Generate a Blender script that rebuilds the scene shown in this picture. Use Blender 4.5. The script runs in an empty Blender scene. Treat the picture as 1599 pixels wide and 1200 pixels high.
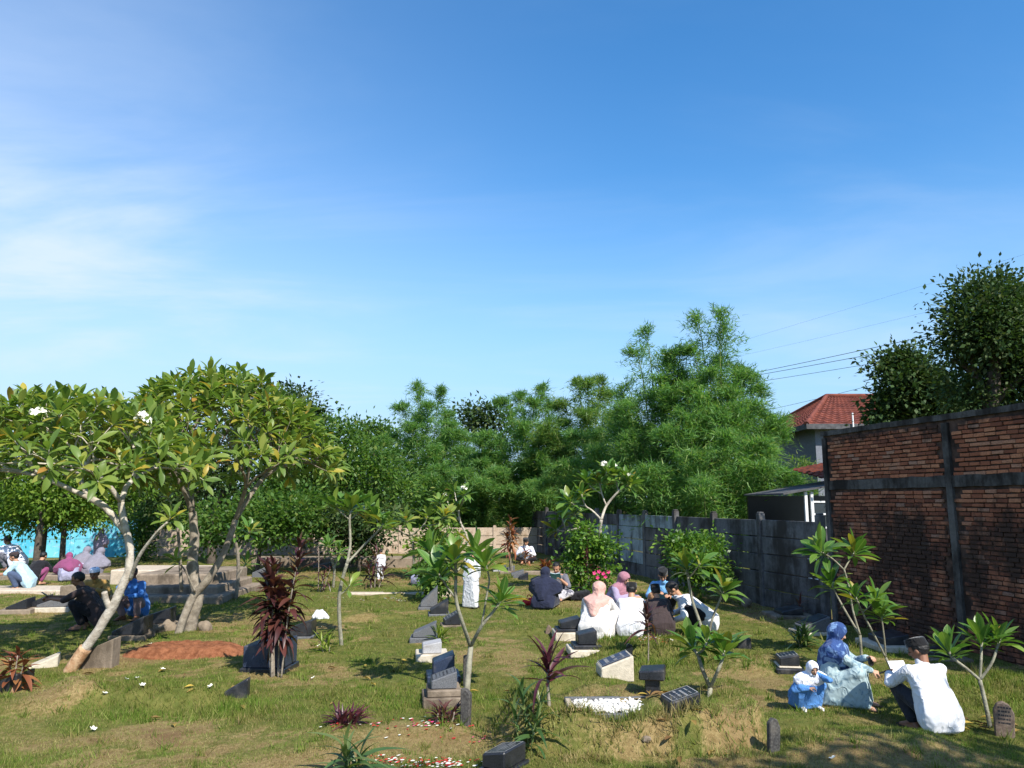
import bpy, bmesh, math, random
import numpy as np
from mathutils import Vector, Matrix, Quaternion, noise as mnoise

SC = bpy.context.scene
COL = SC.collection
R = math.radians
rnd = random.Random(11)

# ------------------------------------------------------------------ camera
CAM_H, FPX, PITCH = 2.4, 1200.0, R(8.77)
cam_d = bpy.data.cameras.new('camera')
cam_d.sensor_fit = 'HORIZONTAL'; cam_d.sensor_width = 36.0
cam_d.lens = 36.0 * FPX / 1599.0
cam_d.clip_start = 0.05; cam_d.clip_end = 6000
cam = bpy.data.objects.new('camera', cam_d); COL.objects.link(cam)
cam.location = (0, 0, CAM_H); cam.rotation_euler = (R(90) + PITCH, 0, 0)
SC.camera = cam

# ------------------------------------------------------------------ sky, sun, exposure
SUN_AZ = R(146); SUN_EL = R(44)
world = bpy.data.worlds.new('World'); SC.world = world; world.use_nodes = True
def build_world():
    nt = world.node_tree; nt.nodes.clear()
    N = nt.nodes.new; L = nt.links.new
    sky = N('ShaderNodeTexSky'); sky.sky_type = 'NISHITA'; sky.sun_disc = False
    sky.sun_elevation = SUN_EL; sky.sun_rotation = SUN_AZ
    sky.altitude = 100; sky.air_density = 1.0; sky.dust_density = 0.3; sky.ozone_density = 1.2
    hsv = N('ShaderNodeHueSaturation'); hsv.inputs['Saturation'].default_value = 1.36
    L(sky.outputs[0], hsv.inputs['Color'])
    tc = N('ShaderNodeTexCoord')
    sep = N('ShaderNodeSeparateXYZ'); L(tc.outputs['Generated'], sep.inputs[0])
    def math_(op, a, b=None, c=None, clamp=False):
        n = N('ShaderNodeMath'); n.operation = op; n.use_clamp = clamp
        for i, v in enumerate((a, b, c)):
            if v is None: continue
            if isinstance(v, (int, float)): n.inputs[i].default_value = v
            else: L(v, n.inputs[i])
        return n.outputs[0]
    # cirrus sheet: direction projected onto a flat layer high above
    zc = math_('MAXIMUM', sep.outputs[2], 0.03)
    zc = math_('ADD', zc, 0.10)
    u = math_('DIVIDE', sep.outputs[0], zc); v = math_('DIVIDE', sep.outputs[1], zc)
    cmb = N('ShaderNodeCombineXYZ'); L(u, cmb.inputs[0]); L(v, cmb.inputs[1])
    mp = N('ShaderNodeMapping'); mp.inputs['Rotation'].default_value = (0, 0, R(38)); mp.inputs['Scale'].default_value = (0.5, 1.0, 1)
    L(cmb.outputs[0], mp.inputs[0])
    n1 = N('ShaderNodeTexNoise'); n1.inputs['Scale'].default_value = 1.25; n1.inputs['Detail'].default_value = 9
    n1.inputs['Roughness'].default_value = 0.56; n1.inputs['Distortion'].default_value = 0.5
    L(mp.outputs[0], n1.inputs['Vector'])
    n2 = N('ShaderNodeTexNoise'); n2.inputs['Scale'].default_value = 0.33; n2.inputs['Detail'].default_value = 3
    L(cmb.outputs[0], n2.inputs['Vector'])
    mr = N('ShaderNodeMapRange'); mr.interpolation_type = 'SMOOTHSTEP'
    mr.inputs['From Min'].default_value = 0.40; mr.inputs['From Max'].default_value = 0.80
    L(n1.outputs[0], mr.inputs[0])
    # the veil thickens towards the west (the left of the view)
    west = N('ShaderNodeMapRange'); west.interpolation_type = 'SMOOTHSTEP'
    west.inputs['From Min'].default_value = 0.22; west.inputs['From Max'].default_value = -0.75
    L(sep.outputs[0], west.inputs[0])
    big = N('ShaderNodeMapRange'); big.interpolation_type = 'SMOOTHSTEP'
    big.inputs['From Min'].default_value = 0.30; big.inputs['From Max'].default_value = 0.62
    L(n2.outputs[0], big.inputs[0])
    veil = math_('MULTIPLY', west.outputs[0], 0.36)
    wisps = math_('MULTIPLY', mr.outputs[0], math_('ADD', math_('MULTIPLY', west.outputs[0], 0.75), math_('MULTIPLY', big.outputs[0], 0.42)))
    low = N('ShaderNodeMapRange'); low.interpolation_type = 'SMOOTHSTEP'
    low.inputs['From Min'].default_value = 0.42; low.inputs['From Max'].default_value = 0.0
    L(sep.outputs[2], low.inputs[0])
    mid = N('ShaderNodeMapRange'); mid.interpolation_type = 'SMOOTHSTEP'; mid.inputs['From Min'].default_value = 0.62; mid.inputs['From Max'].default_value = 0.20
    L(sep.outputs[2], mid.inputs[0])
    fac = math_('ADD', math_('MULTIPLY', veil, math_('ADD', math_('MULTIPLY', mid.outputs[0], 0.7), 0.5)), math_('MULTIPLY', wisps, math_('ADD', math_('MULTIPLY', mid.outputs[0], 0.75), 0.3)), clamp=True)
    fac = math_('MULTIPLY', fac, 0.85)
    mix = N('ShaderNodeMixRGB'); mix.inputs[2].default_value = (3.4, 3.95, 4.85, 1)
    # humid air: towards the horizon the sky settles to one pale blue all round
    hz = N('ShaderNodeMixRGB'); hz.inputs[2].default_value = (1.72, 2.85, 4.25, 1)
    L(math_('MULTIPLY', low.outputs[0], 0.92), hz.inputs[0]); L(hsv.outputs[0], hz.inputs[1])
    L(fac, mix.inputs[0]); L(hz.outputs[0], mix.inputs[1])
    bg = N('ShaderNodeBackground'); bg.inputs[1].default_value = 0.138
    L(mix.outputs[0], bg.inputs[0])
    out = N('ShaderNodeOutputWorld'); L(bg.outputs[0], out.inputs[0])
build_world()
sun_d = bpy.data.lights.new('sun', 'SUN'); sun_d.energy = 4.6; sun_d.angle = R(0.53); sun_d.color = (1.0, 0.94, 0.84)
sun = bpy.data.objects.new('sun', sun_d); COL.objects.link(sun)
to_sun = Vector((math.sin(SUN_AZ) * math.cos(SUN_EL), math.cos(SUN_AZ) * math.cos(SUN_EL), math.sin(SUN_EL)))
sun.rotation_mode = 'QUATERNION'; sun.rotation_quaternion = (-to_sun).to_track_quat('-Z', 'Y')
sun.location = to_sun * 60
SC.view_settings.view_transform = 'Standard'; SC.view_settings.look = 'None'
SC.view_settings.exposure = 0.76; SC.view_settings.gamma = 1.0; SC.view_settings.use_curve_mapping = False
SC.cycles.max_bounces = 6; SC.cycles.transparent_max_bounces = 6; SC.cycles.diffuse_bounces = 3

# ------------------------------------------------------------------ terrain height and picture-to-place helpers
MOUNDS = []   # (cx, cy, half length, half width, height, angle, edge sharpness)
def hgt(x, y):
    x = np.asarray(x, float); y = np.asarray(y, float)
    near = np.clip(1.3 - np.abs(y - 20) / 25.0, 0, 1)
    z = 0.028 * np.sin(x * 1.3 + 0.7 * np.sin(y * 0.9)) * np.cos(y * 1.1 + 0.4) + 0.016 * np.sin(x * 3.1 + 1.7 * y) + 0.012 * np.sin(y * 4.3 - 2.2 * x + 1.0)
    z = z * near
    for (cx, cy, a, b, h, ang, k) in MOUNDS:
        c, s = math.cos(ang), math.sin(ang)
        u = ((x - cx) * c + (y - cy) * s) / a; w = (-(x - cx) * s + (y - cy) * c) / b
        r = (np.abs(u) ** 3 + np.abs(w) ** 3) ** (1 / 3)
        t = np.clip((1.0 - r) * k, 0, 1)
        wob = 1 + 0.14 * np.sin(5 * x + 3 * y) + 0.08 * np.sin(11 * x - 7 * y)
        z = z + h * t * t * (3 - 2 * t) * wob
    return z
def H(x, y): return float(hgt(x, y))
cp, sp_ = math.cos(PITCH), math.sin(PITCH)
def ray(px, py):
    a = (px - 799.5) / FPX; b = (600 - py) / FPX
    return Vector((a, cp - b * sp_, sp_ + b * cp))
def at(px, py, Y):
    d = ray(px, py); t = Y / d.y
    return Vector((d.x * t, Y, CAM_H + d.z * t))
def gp(px, py):
    d = ray(px, py); t0 = (0.75 - CAM_H) / d.z; t1 = (-0.1 - CAM_H) / d.z
    ts = np.linspace(t0, t1, 240); below = (CAM_H + d.z * ts) < hgt(d.x * ts, d.y * ts)
    i = int(np.argmax(below)) if below.any() else 239
    a, b = ts[max(i - 1, 0)], ts[i]
    for _ in range(18):
        m = (a + b) / 2
        if CAM_H + d.z * m < H(d.x * m, d.y * m): b = m
        else: a = m
    return Vector((d.x * b, d.y * b, H(d.x * b, d.y * b)))
def ppm(p):      # picture pixels (of 1599) per metre at a place
    return FPX / (p[1] * cp + (p[2] - CAM_H) * sp_)

# ------------------------------------------------------------------ objects
def link(o, parent=None):
    COL.objects.link(o)
    if parent is not None: o.parent = parent
    return o
def mesh_from(name, V, F, mats=(), fm=None, smooth=False):
    me = bpy.data.meshes.new(name)
    V = np.asarray(V, dtype=np.float32).reshape(-1, 3)
    if isinstance(F, np.ndarray):
        n, k = F.shape
        me.vertices.add(len(V)); me.vertices.foreach_set('co', V.ravel())
        me.loops.add(n * k); me.loops.foreach_set('vertex_index', F.astype(np.int32).ravel())
        me.polygons.add(n)
        me.polygons.foreach_set('loop_start', np.arange(0, n * k, k, dtype=np.int32))
        me.update(calc_edges=True)
    else:
        me.from_pydata([tuple(map(float, v)) for v in V], [], F)
    for m in mats: me.materials.append(m)
    if fm is not None: me.polygons.foreach_set('material_index', np.asarray(fm, dtype=np.int32))
    if smooth: me.polygons.foreach_set('use_smooth', np.ones(len(me.polygons), dtype=bool))
    me.update()
    return me
def obj(name, me, parent=None, loc=None, rot=None, scale=None):
    o = bpy.data.objects.new(name, me); link(o, parent)
    if loc is not None: o.location = loc
    if rot is not None: o.rotation_euler = rot
    if scale is not None: o.scale = scale if hasattr(scale, '__len__') else (scale,) * 3
    return o
def empty(name, loc, rz=0.0):
    o = bpy.data.objects.new(name, None); COL.objects.link(o); o.location = loc; o.rotation_euler = (0, 0, rz)
    o.empty_display_size = 0.1
    return o
def tag(o, label, cat, group=None, kind=None):
    if label: o['label'] = label
    if cat: o['category'] = cat
    if group: o['group'] = group
    if kind: o['kind'] = kind
    return o
def structure(o): o['kind'] = 'structure'; return o
def stuff(o): o['kind'] = 'stuff'; return o

class MB:
    """collects vertices and faces of one mesh"""
    def __init__(s): s.v = []; s.f = []; s.m = []
    def add(s, V, F, mi=0, M=None):
        b = len(s.v)
        for p in V:
            s.v.append(tuple(M @ Vector(p)) if M is not None else tuple(p))
        for f in F: s.f.append(tuple(i + b for i in f)); s.m.append(mi)
    def box(s, c, d, mi=0, M=None, taper=1.0, shx=0.0, shy=0.0):
        x, y, z = c; a, b, h = d[0] / 2, d[1] / 2, d[2] / 2
        V = [(x - a, y - b, z - h), (x + a, y - b, z - h), (x + a, y + b, z - h), (x - a, y + b, z - h),
             (x - a * taper + shx, y - b * taper + shy, z + h), (x + a * taper + shx, y - b * taper + shy, z + h), (x + a * taper + shx, y + b * taper + shy, z + h), (x - a * taper + shx, y + b * taper + shy, z + h)]
        s.add(V, [(0, 3, 2, 1), (4, 5, 6, 7), (0, 1, 5, 4), (1, 2, 6, 5), (2, 3, 7, 6), (3, 0, 4, 7)], mi, M)
    def prism(s, pts, y0, y1, mi=0, M=None):
        """polygon in the x-z plane pulled along y"""
        n = len(pts); V = [(x, y0, z) for x, z in pts] + [(x, y1, z) for x, z in pts]
        F = [tuple(range(n)), tuple(range(2 * n - 1, n - 1, -1))] + [(i, i + n, (i + 1) % n + n, (i + 1) % n) for i in range(n)]
        s.add(V, F, mi, M)
    def tube(s, P, rad, n=8, mi=0, cap=True):
        P = [Vector(p) for p in P]; k = len(P)
        if not hasattr(rad, '__len__'): rad = [rad] * k
        b = len(s.v); up = Vector((0.31, 0.17, 0.93)); prev = None
        for i in range(k):
            t = (P[min(i + 1, k - 1)] - P[max(i - 1, 0)])
            if t.length < 1e-9: t = Vector((0, 0, 1))
            t.normalize()
            if prev is None:
                a = t.cross(up)
                if a.length < 1e-4: a = t.cross(Vector((1, 0, 0)))
            else: a = prev - t * prev.dot(t)
            a.normalize(); prev = a; c = t.cross(a)
            for j in range(n):
                w = 2 * math.pi * j / n
                s.v.append(tuple(P[i] + (a * math.cos(w) + c * math.sin(w)) * rad[i]))
        for i in range(k - 1):
            for j in range(n):
                s.f.append((b + i * n + j, b + i * n + (j + 1) % n, b + (i + 1) * n + (j + 1) % n, b + (i + 1) * n + j)); s.m.append(mi)
        if cap:
            s.f.append(tuple(b + j for j in range(n - 1, -1, -1))); s.m.append(mi)
            s.f.append(tuple(b + (k - 1) * n + j for j in range(n))); s.m.append(mi)
    def mesh(s, name, mats, smooth=False): return mesh_from(name, s.v, s.f, mats, s.m, smooth)
    def build(s, name, mats, parent=None, smooth=False, bevel=0.0, **k):
        if not isinstance(mats, (list, tuple)): mats = [mats]
        me = s.mesh(name, mats, smooth)
        if bevel > 0: bevel_mesh(me, bevel)
        return obj(name, me, parent, **k)
def bevel_mesh(me, w, seg=1):
    bm = bmesh.new(); bm.from_mesh(me)
    bmesh.ops.remove_doubles(bm, verts=bm.verts, dist=1e-5)
    bmesh.ops.recalc_face_normals(bm, faces=bm.faces)
    ed = [e for e in bm.edges if len(e.link_faces) == 2 and e.calc_face_angle(0) > 0.35]
    bmesh.ops.bevel(bm, geom=ed, offset=w, segments=seg, affect='EDGES', profile=0.6)
    bm.to_mesh(me); bm.free(); me.update()
def smooth_path(P, n=4):
    P = [Vector(p) for p in P]
    if len(P) < 3: return [P[0].lerp(P[1], i / n) for i in range(n + 1)]
    out = []
    for i in range(len(P) - 1):
        p0 = P[max(i - 1, 0)]; p1 = P[i]; p2 = P[i + 1]; p3 = P[min(i + 2, len(P) - 1)]
        for j in range(n):
            t = j / n
            out.append(0.5 * ((2 * p1) + (p2 - p0) * t + (2 * p0 - 5 * p1 + 4 * p2 - p3) * t * t + (3 * p1 - p0 - 3 * p2 + p3) * t ** 3))
    out.append(P[-1]); return out

# ------------------------------------------------------------------ materials
MAT = {}
class NT:
    def __init__(s, name):
        s.m = bpy.data.materials.new(name); s.m.use_nodes = True; s.t = s.m.node_tree; s.t.nodes.clear()
        s.out = s.n('ShaderNodeOutputMaterial')
        MAT[name] = s.m
    def n(s, k): return s.t.nodes.new(k)
    def l(s, a, b): s.t.links.new(a, b)
    def put(s, sock, v):
        if isinstance(v, (int, float)): sock.default_value = v
        elif isinstance(v, (tuple, list)): sock.default_value = tuple(v) + ((1,) if len(v) == 3 and sock.type == 'RGBA' else ())
        else: s.l(v, sock)
    def noise(s, scale, detail=4, rough=0.55, dist=0.0, vec=None, stretch=None, which=0):
        x = s.n('ShaderNodeTexNoise'); x.inputs['Scale'].default_value = scale; x.inputs['Detail'].default_value = detail
        x.inputs['Roughness'].default_value = rough; x.inputs['Distortion'].default_value = dist
        if vec is None: vec = s.pos()
        if stretch:
            mp = s.n('ShaderNodeMapping'); mp.inputs['Scale'].default_value = stretch; s.l(vec, mp.inputs[0]); vec = mp.outputs[0]
        s.l(vec, x.inputs['Vector']); return x.outputs[which]
    def pos(s):
        if not hasattr(s, '_pos'): s._pos = s.n('ShaderNodeNewGeometry')
        return s._pos.outputs['Position']
    def local(s):
        if not hasattr(s, '_tc'): s._tc = s.n('ShaderNodeTexCoord')
        return s._tc.outputs['Object']
    def rand(s):
        """one number for each separate piece: per object plus per mesh island"""
        g = s.n('ShaderNodeNewGeometry'); o = s.n('ShaderNodeObjectInfo')
        return s.math('FRACT', s.math('ADD', g.outputs['Random Per Island'], o.outputs['Random']))
    def ramp(s, fac, stops, interp='LINEAR'):
        r = s.n('ShaderNodeValToRGB'); r.color_ramp.interpolation = interp
        e = r.color_ramp.elements
        while len(e) > 1: e.remove(e[-1])
        e[0].position = stops[0][0]; e[0].color = tuple(stops[0][1]) + (1,)
        for p, c in stops[1:]:
            q = e.new(p); q.color = tuple(c) + (1,)
        s.l(fac, r.inputs[0]); return r.outputs[0]
    def mr(s, v, a, b, c=0.0, d=1.0, smooth=True):
        x = s.n('ShaderNodeMapRange'); x.interpolation_type = 'SMOOTHSTEP' if smooth else 'LINEAR'
        for i, k in enumerate((a, b, c, d)): x.inputs[i + 1].default_value = k
        s.put(x.inputs[0], v); return x.outputs[0]
    def mix(s, f, a, b, mode='MIX'):
        x = s.n('ShaderNodeMixRGB'); x.blend_type = mode
        s.put(x.inputs[0], f); s.put(x.inputs[1], a); s.put(x.inputs[2], b); return x.outputs[0]
    def math(s, op, a, b=None, clamp=False):
        x = s.n('ShaderNodeMath'); x.operation = op; x.use_clamp = clamp
        s.put(x.inputs[0], a)
        if b is not None: s.put(x.inputs[1], b)
        return x.outputs[0]
    def sepz(s, v, i=2):
        x = s.n('ShaderNodeSeparateXYZ'); s.l(v, x.inputs[0]); return x.outputs[i]
    def bump(s, h, strength=0.3, dist=0.02):
        x = s.n('ShaderNodeBump'); x.inputs['Strength'].default_value = strength; x.inputs['Distance'].default_value = dist
        s.l(h, x.inputs['Height']); return x.outputs[0]
    def surf(s, col, rough=0.8, spec=0.3, bump=None, trans=None, tw=0.35, sheen=0.0, coat=0.0):
        p = s.n('ShaderNodeBsdfPrincipled'); s.put(p.inputs['Base Color'], col); s.put(p.inputs['Roughness'], rough)
        s.put(p.inputs['Specular IOR Level'], spec)
        if sheen: p.inputs['Sheen Weight'].default_value = sheen
        if coat: p.inputs['Coat Weight'].default_value = coat; p.inputs['Coat Roughness'].default_value = 0.15
        if bump is not None: s.l(bump, p.inputs['Normal'])
        sh = p.outputs[0]
        if trans is not None:
            t = s.n('ShaderNodeBsdfTranslucent'); s.put(t.inputs[0], trans)
            mx = s.n('ShaderNodeMixShader'); mx.inputs[0].default_value = tw
            s.l(sh, mx.inputs[1]); s.l(t.outputs[0], mx.inputs[2]); sh = mx.outputs[0]
        s.l(sh, s.out.inputs[0]); return s.m
def leaf_mat(name, stops=None, rough=0.45, spec=0.4, tw=0.35, tboost=1.4, nscale=3.0, rib=False):
    t = NT(name); r = t.rand()
    c = t.ramp(r, stops)
    v = t.noise(nscale, 2)
    c = t.mix(t.mr(v, 0.3, 0.7, 0.0, 0.45), c, t.mix(1.0, c, (0.55, 0.6, 0.5), 'MULTIPLY'))
    if rib:      # pale midrib and faint side veins
        y = t.math('ABSOLUTE', t.sepz(t.local(), 1)); x = t.sepz(t.local(), 0)
        c = t.mix(t.mr(y, 0.014, 0.005, 0, 0.55), c, (0.30, 0.36, 0.11))
        wv = t.math('SINE', t.math('MULTIPLY', t.math('SUBTRACT', x, t.math('MULTIPLY', y, 0.5)), 95.0))
        c = t.mix(t.mr(wv, 0.75, 1.0, 0, 0.22), c, (0.24, 0.32, 0.08))
    tr = t.mix(1.0, c, (tboost, tboost * 1.08, tboost * 0.5), 'MULTIPLY')
    return t.surf(c, rough, spec, trans=tr, tw=tw)
def plain(name, col, rough=0.7, spec=0.3, var=0.15, nscale=6.0, bumpy=0.0, bscale=60.0, sheen=0.0, coat=0.0, dist=0.01):
    t = NT(name)
    n = t.noise(nscale, 5, vec=t.local())
    c = t.mix(t.mr(n, 0.3, 0.7), tuple(k * (1 - var) for k in col), tuple(min(1, k * (1 + var)) for k in col))
    b = t.bump(t.noise(bscale, 3, vec=t.local()), bumpy, dist) if bumpy else None
    return t.surf(c, rough, spec, bump=b, sheen=sheen, coat=coat)
# ================================================================== numpy value noise
def _hash(ix, iy, seed):
    n = (ix.astype(np.int64) * 374761393 + iy.astype(np.int64) * 668265263 + seed * 1442695041) & 0xffffffff
    n = ((n ^ (n >> 13)) * 1274126177) & 0xffffffff
    return ((n ^ (n >> 16)) & 0xffff) / 65535.0
def vnoise(x, y, seed=0):
    ix, iy = np.floor(x), np.floor(y); fx, fy = x - ix, y - iy
    fx = fx * fx * (3 - 2 * fx); fy = fy * fy * (3 - 2 * fy)
    a, b = _hash(ix, iy, seed), _hash(ix + 1, iy, seed); c, d = _hash(ix, iy + 1, seed), _hash(ix + 1, iy + 1, seed)
    return (a * (1 - fx) + b * fx) * (1 - fy) + (c * (1 - fx) + d * fx) * fy
def fbm(x, y, seed=0, o=4):
    s, a, t = 0, 1.0, 0
    for i in range(o):
        s = s + a * vnoise(x * 2 ** i + 17.3 * i, y * 2 ** i - 9.1 * i, seed + i); t += a; a *= 0.55
    return s / t

# ================================================================== ground
def mound_px(px, py, a, b, h, ang=0.0, k=2.0):
    p = gp(px, py); MOUNDS.append((p.x, p.y, a, b, h, ang, k))
_m = []
for args in ((985, 1147, 1.5, 0.78, 0.33, 0.02, 5.5), (1020, 1022, 1.35, 0.75, 0.20, 0.0, 2.0), (225, 1090, 1.25, 0.60, 0.17, 0.05, 2.4),
             (620, 1140, 1.1, 0.5, 0.07, 0.05, 2.0), (560, 1095, 1.0, 0.5, 0.08, 0.0, 2.0), (1200, 1040, 1.0, 0.6, 0.10, 0.0, 2.0),
             (560, 965, 1.1, 0.6, 0.10, 0.0, 2.0), (790, 985, 1.2, 0.6, 0.06, 0.0, 2.0), (1540, 1080, 1.2, 0.8, 0.12, 0.1, 1.6), (900, 1070, 1.0, 0.5, 0.10, 0.0, 2.0),
             (600, 930, 1.6, 0.7, 0.10, 0.0, 2.0), (60, 1105, 0.9, 0.5, 0.12, 0.2, 2.0), (1340, 1165, 1.3, 0.6, 0.10, 0.0, 1.6)):
    p = gp(args[0], args[1]); _m.append((p.x, p.y) + tuple(args[2:]))
MOUNDS.extend(_m)

def bare(x, y):
    """0 = closed turf, 1 = worn to dry earth"""
    n = fbm(x * 0.55 + 3, y * 0.8, 5, 4) + 0.62 * (fbm(x * 2.3, y * 2.9, 9, 3) - 0.5) + 0.4 * (fbm(x * 7, y * 8, 19, 2) - 0.5)
    b = np.clip((n - 0.53) / 0.30, 0, 0.75)
    for (px, py, rx, ry, s) in BARE:
        b = np.clip(b + s * np.exp(-(((x - px) / rx) ** 2 + ((y - py) / ry) ** 2)), 0, 1)
    return b
BARE = []
for (px, py, rx, ry, s) in ((300, 1012, 1.3, 0.7, 0.9), (60, 1175, 1.6, 0.5, 0.2), (230, 1150, 1.6, 0.3, 0.4), (350, 970, 1.4, 0.7, 0.8), (110, 1060, 0.5, 0.9, 0.9),
                            (1170, 1030, 0.7, 0.35, 0.9), (660, 1165, 1.0, 0.35, 0.7), (480, 1190, 0.9, 0.3, 0.7), (880, 945, 1.6, 1.3, 0.5), (990, 1155, 1.2, 0.2, 0.25), (960, 900, 2.5, 2.0, 0.35),
                            (720, 1140, 0.7, 0.3, 0.6), (1420, 1170, 0.9, 0.25, 0.2), (1230, 960, 1.0, 1.6, 0.7), (640, 905, 2.0, 2.5, 0.4), (1350, 1120, 0.6, 0.4, 0.5), (990, 1072, 0.9, 0.2, 0.7),
                            (1120, 1085, 0.5, 0.25, -0.6), (700, 1060, 0.9, 0.5, -0.6), (560, 1095, 1.0, 0.5, -0.8), (1030, 1020, 1.3, 0.6, -0.9), (250, 1080, 1.2, 0.5, -0.6), (1550, 1080, 1.2, 0.8, -1.0), (520, 940, 2, 1.5, -0.3)):
    p = gp(px, py); BARE.append((p.x, p.y, rx, ry, s))

def ground_mat():
    t = NT('turf_ground')
    at_ = t.n('ShaderNodeAttribute'); at_.attribute_name = 'bare'
    b = at_.outputs['Fac']
    fine = t.noise(26, 5, 0.65); mid = t.noise(4.2, 4, 0.6); big = t.noise(0.6, 3)
    green = t.mix(t.mr(mid, 0.32, 0.68), (0.095, 0.112, 0.026), (0.175, 0.165, 0.048))
    dry = t.mix(t.mr(fine, 0.3, 0.7), (0.185, 0.13, 0.055), (0.32, 0.24, 0.11))
    soil = t.mix(t.mr(fine, 0.35, 0.7), (0.14, 0.080, 0.042), (0.235, 0.145, 0.078))
    e = t.math('ADD', b, t.math('MULTIPLY', t.math('SUBTRACT', fine, 0.5), 0.9))
    c = t.mix(t.mr(e, 0.15, 0.55), green, dry)
    c = t.mix(t.mr(e, 0.70, 1.15), c, soil)
    c = t.mix(t.mr(t.noise(9, 4, 0.7), 0.42, 0.68, 0, 0.55), c, t.mix(1.0, c, (0.62, 0.55, 0.48), 'MULTIPLY'))
    c = t.mix(t.mr(big, 0.35, 0.65, 0, 0.35), c, t.mix(1.0, c, (0.72, 0.86, 0.62), 'MULTIPLY'))
    return t.surf(c, 0.95, 0.1, bump=t.bump(t.math('ADD', fine, t.noise(90, 3)), 0.7, 0.03))
def grow(a, b, step, first):
    out = [a]
    s = step
    while abs(out[-1]) < abs(b):
        s *= 1.6; out.append(out[-1] + math.copysign(s, b))
    return out[1:]
def build_ground():
    xs = list(np.arange(-17, 11.001, 0.11)); ys = list(np.arange(4.0, 40.001, 0.11))
    xs = grow(-17, -3000, 0.3, 0)[::-1] + xs + grow(11, 3000, 0.3, 0)
    ys = grow(4, -600, 0.3, 0)[::-1] + ys + grow(40, 5000, 0.3, 0)
    X, Y = np.meshgrid(np.array(xs), np.array(ys))
    far = (np.abs(X) > 60) | (np.abs(Y) > 70)
    Z = np.where(far, 0.0, hgt(X, Y))
    Z = Z + np.where(far, 0, 0.02 * (fbm(X * 3.1, Y * 3.1, 2, 3) - 0.5))
    V = np.stack([X, Y, Z], -1).reshape(-1, 3)
    ny, nx = X.shape
    i = np.arange(nx * ny).reshape(ny, nx)
    F = np.stack([i[:-1, :-1], i[:-1, 1:], i[1:, 1:], i[1:, :-1]], -1).reshape(-1, 4)
    me = mesh_from('ground', V, F, [ground_mat()], smooth=True)
    a = me.attributes.new('bare', 'FLOAT', 'POINT'); a.data.foreach_set('value', bare(X, Y).astype(np.float32).ravel())
    structure(obj('ground', me))
build_ground()

def grass_mat():
    t = NT('grass_blade'); r = t.rand(); mid = t.noise(1.6, 3)
    a = t.n('ShaderNodeAttribute'); a.attribute_name = 'dry'
    c = t.ramp(r, [(0.0, (0.085, 0.115, 0.020)), (0.45, (0.14, 0.165, 0.032)), (0.74, (0.20, 0.20, 0.052)), (0.88, (0.32, 0.26, 0.11)), (1.0, (0.27, 0.19, 0.09))])
    d = t.ramp(r, [(0.0, (0.17, 0.12, 0.05)), (0.5, (0.29, 0.22, 0.10)), (1.0, (0.40, 0.32, 0.16))])
    c = t.mix(a.outputs['Fac'], c, d)
    c = t.mix(t.mr(mid, 0.35, 0.65), c, t.mix(1.0, c, (0.78, 1.12, 0.7), 'MULTIPLY'))
    return t.surf(c, 0.7, 0.15, trans=t.mix(1.0, c, (1.3, 1.4, 0.6), 'MULTIPLY'), tw=0.3)
NO_GRASS = []   # (cx, cy, half x, half y) places built over
LUSH = []
for (px, py, rx, ry, s) in ((1020, 1020, 1.5, 0.8, 1.0), (1540, 1075, 1.4, 0.9, 0.9), (560, 1090, 1.0, 0.5, 0.7), (800, 1100, 0.35, 0.3, 1.4), (985, 1124, 1.3, 0.12, 1.5), (240, 1085, 1.3, 0.6, 0.5), (380, 1110, 0.6, 0.4, 0.9), (700, 1090, 0.8, 0.6, 0.5), (1290, 1110, 0.9, 0.3, 0.5), (1170, 1030, 0.6, 0.4, 0.6)):
    p = gp(px, py); LUSH.append((p.x, p.y, rx, ry, s))
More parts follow.
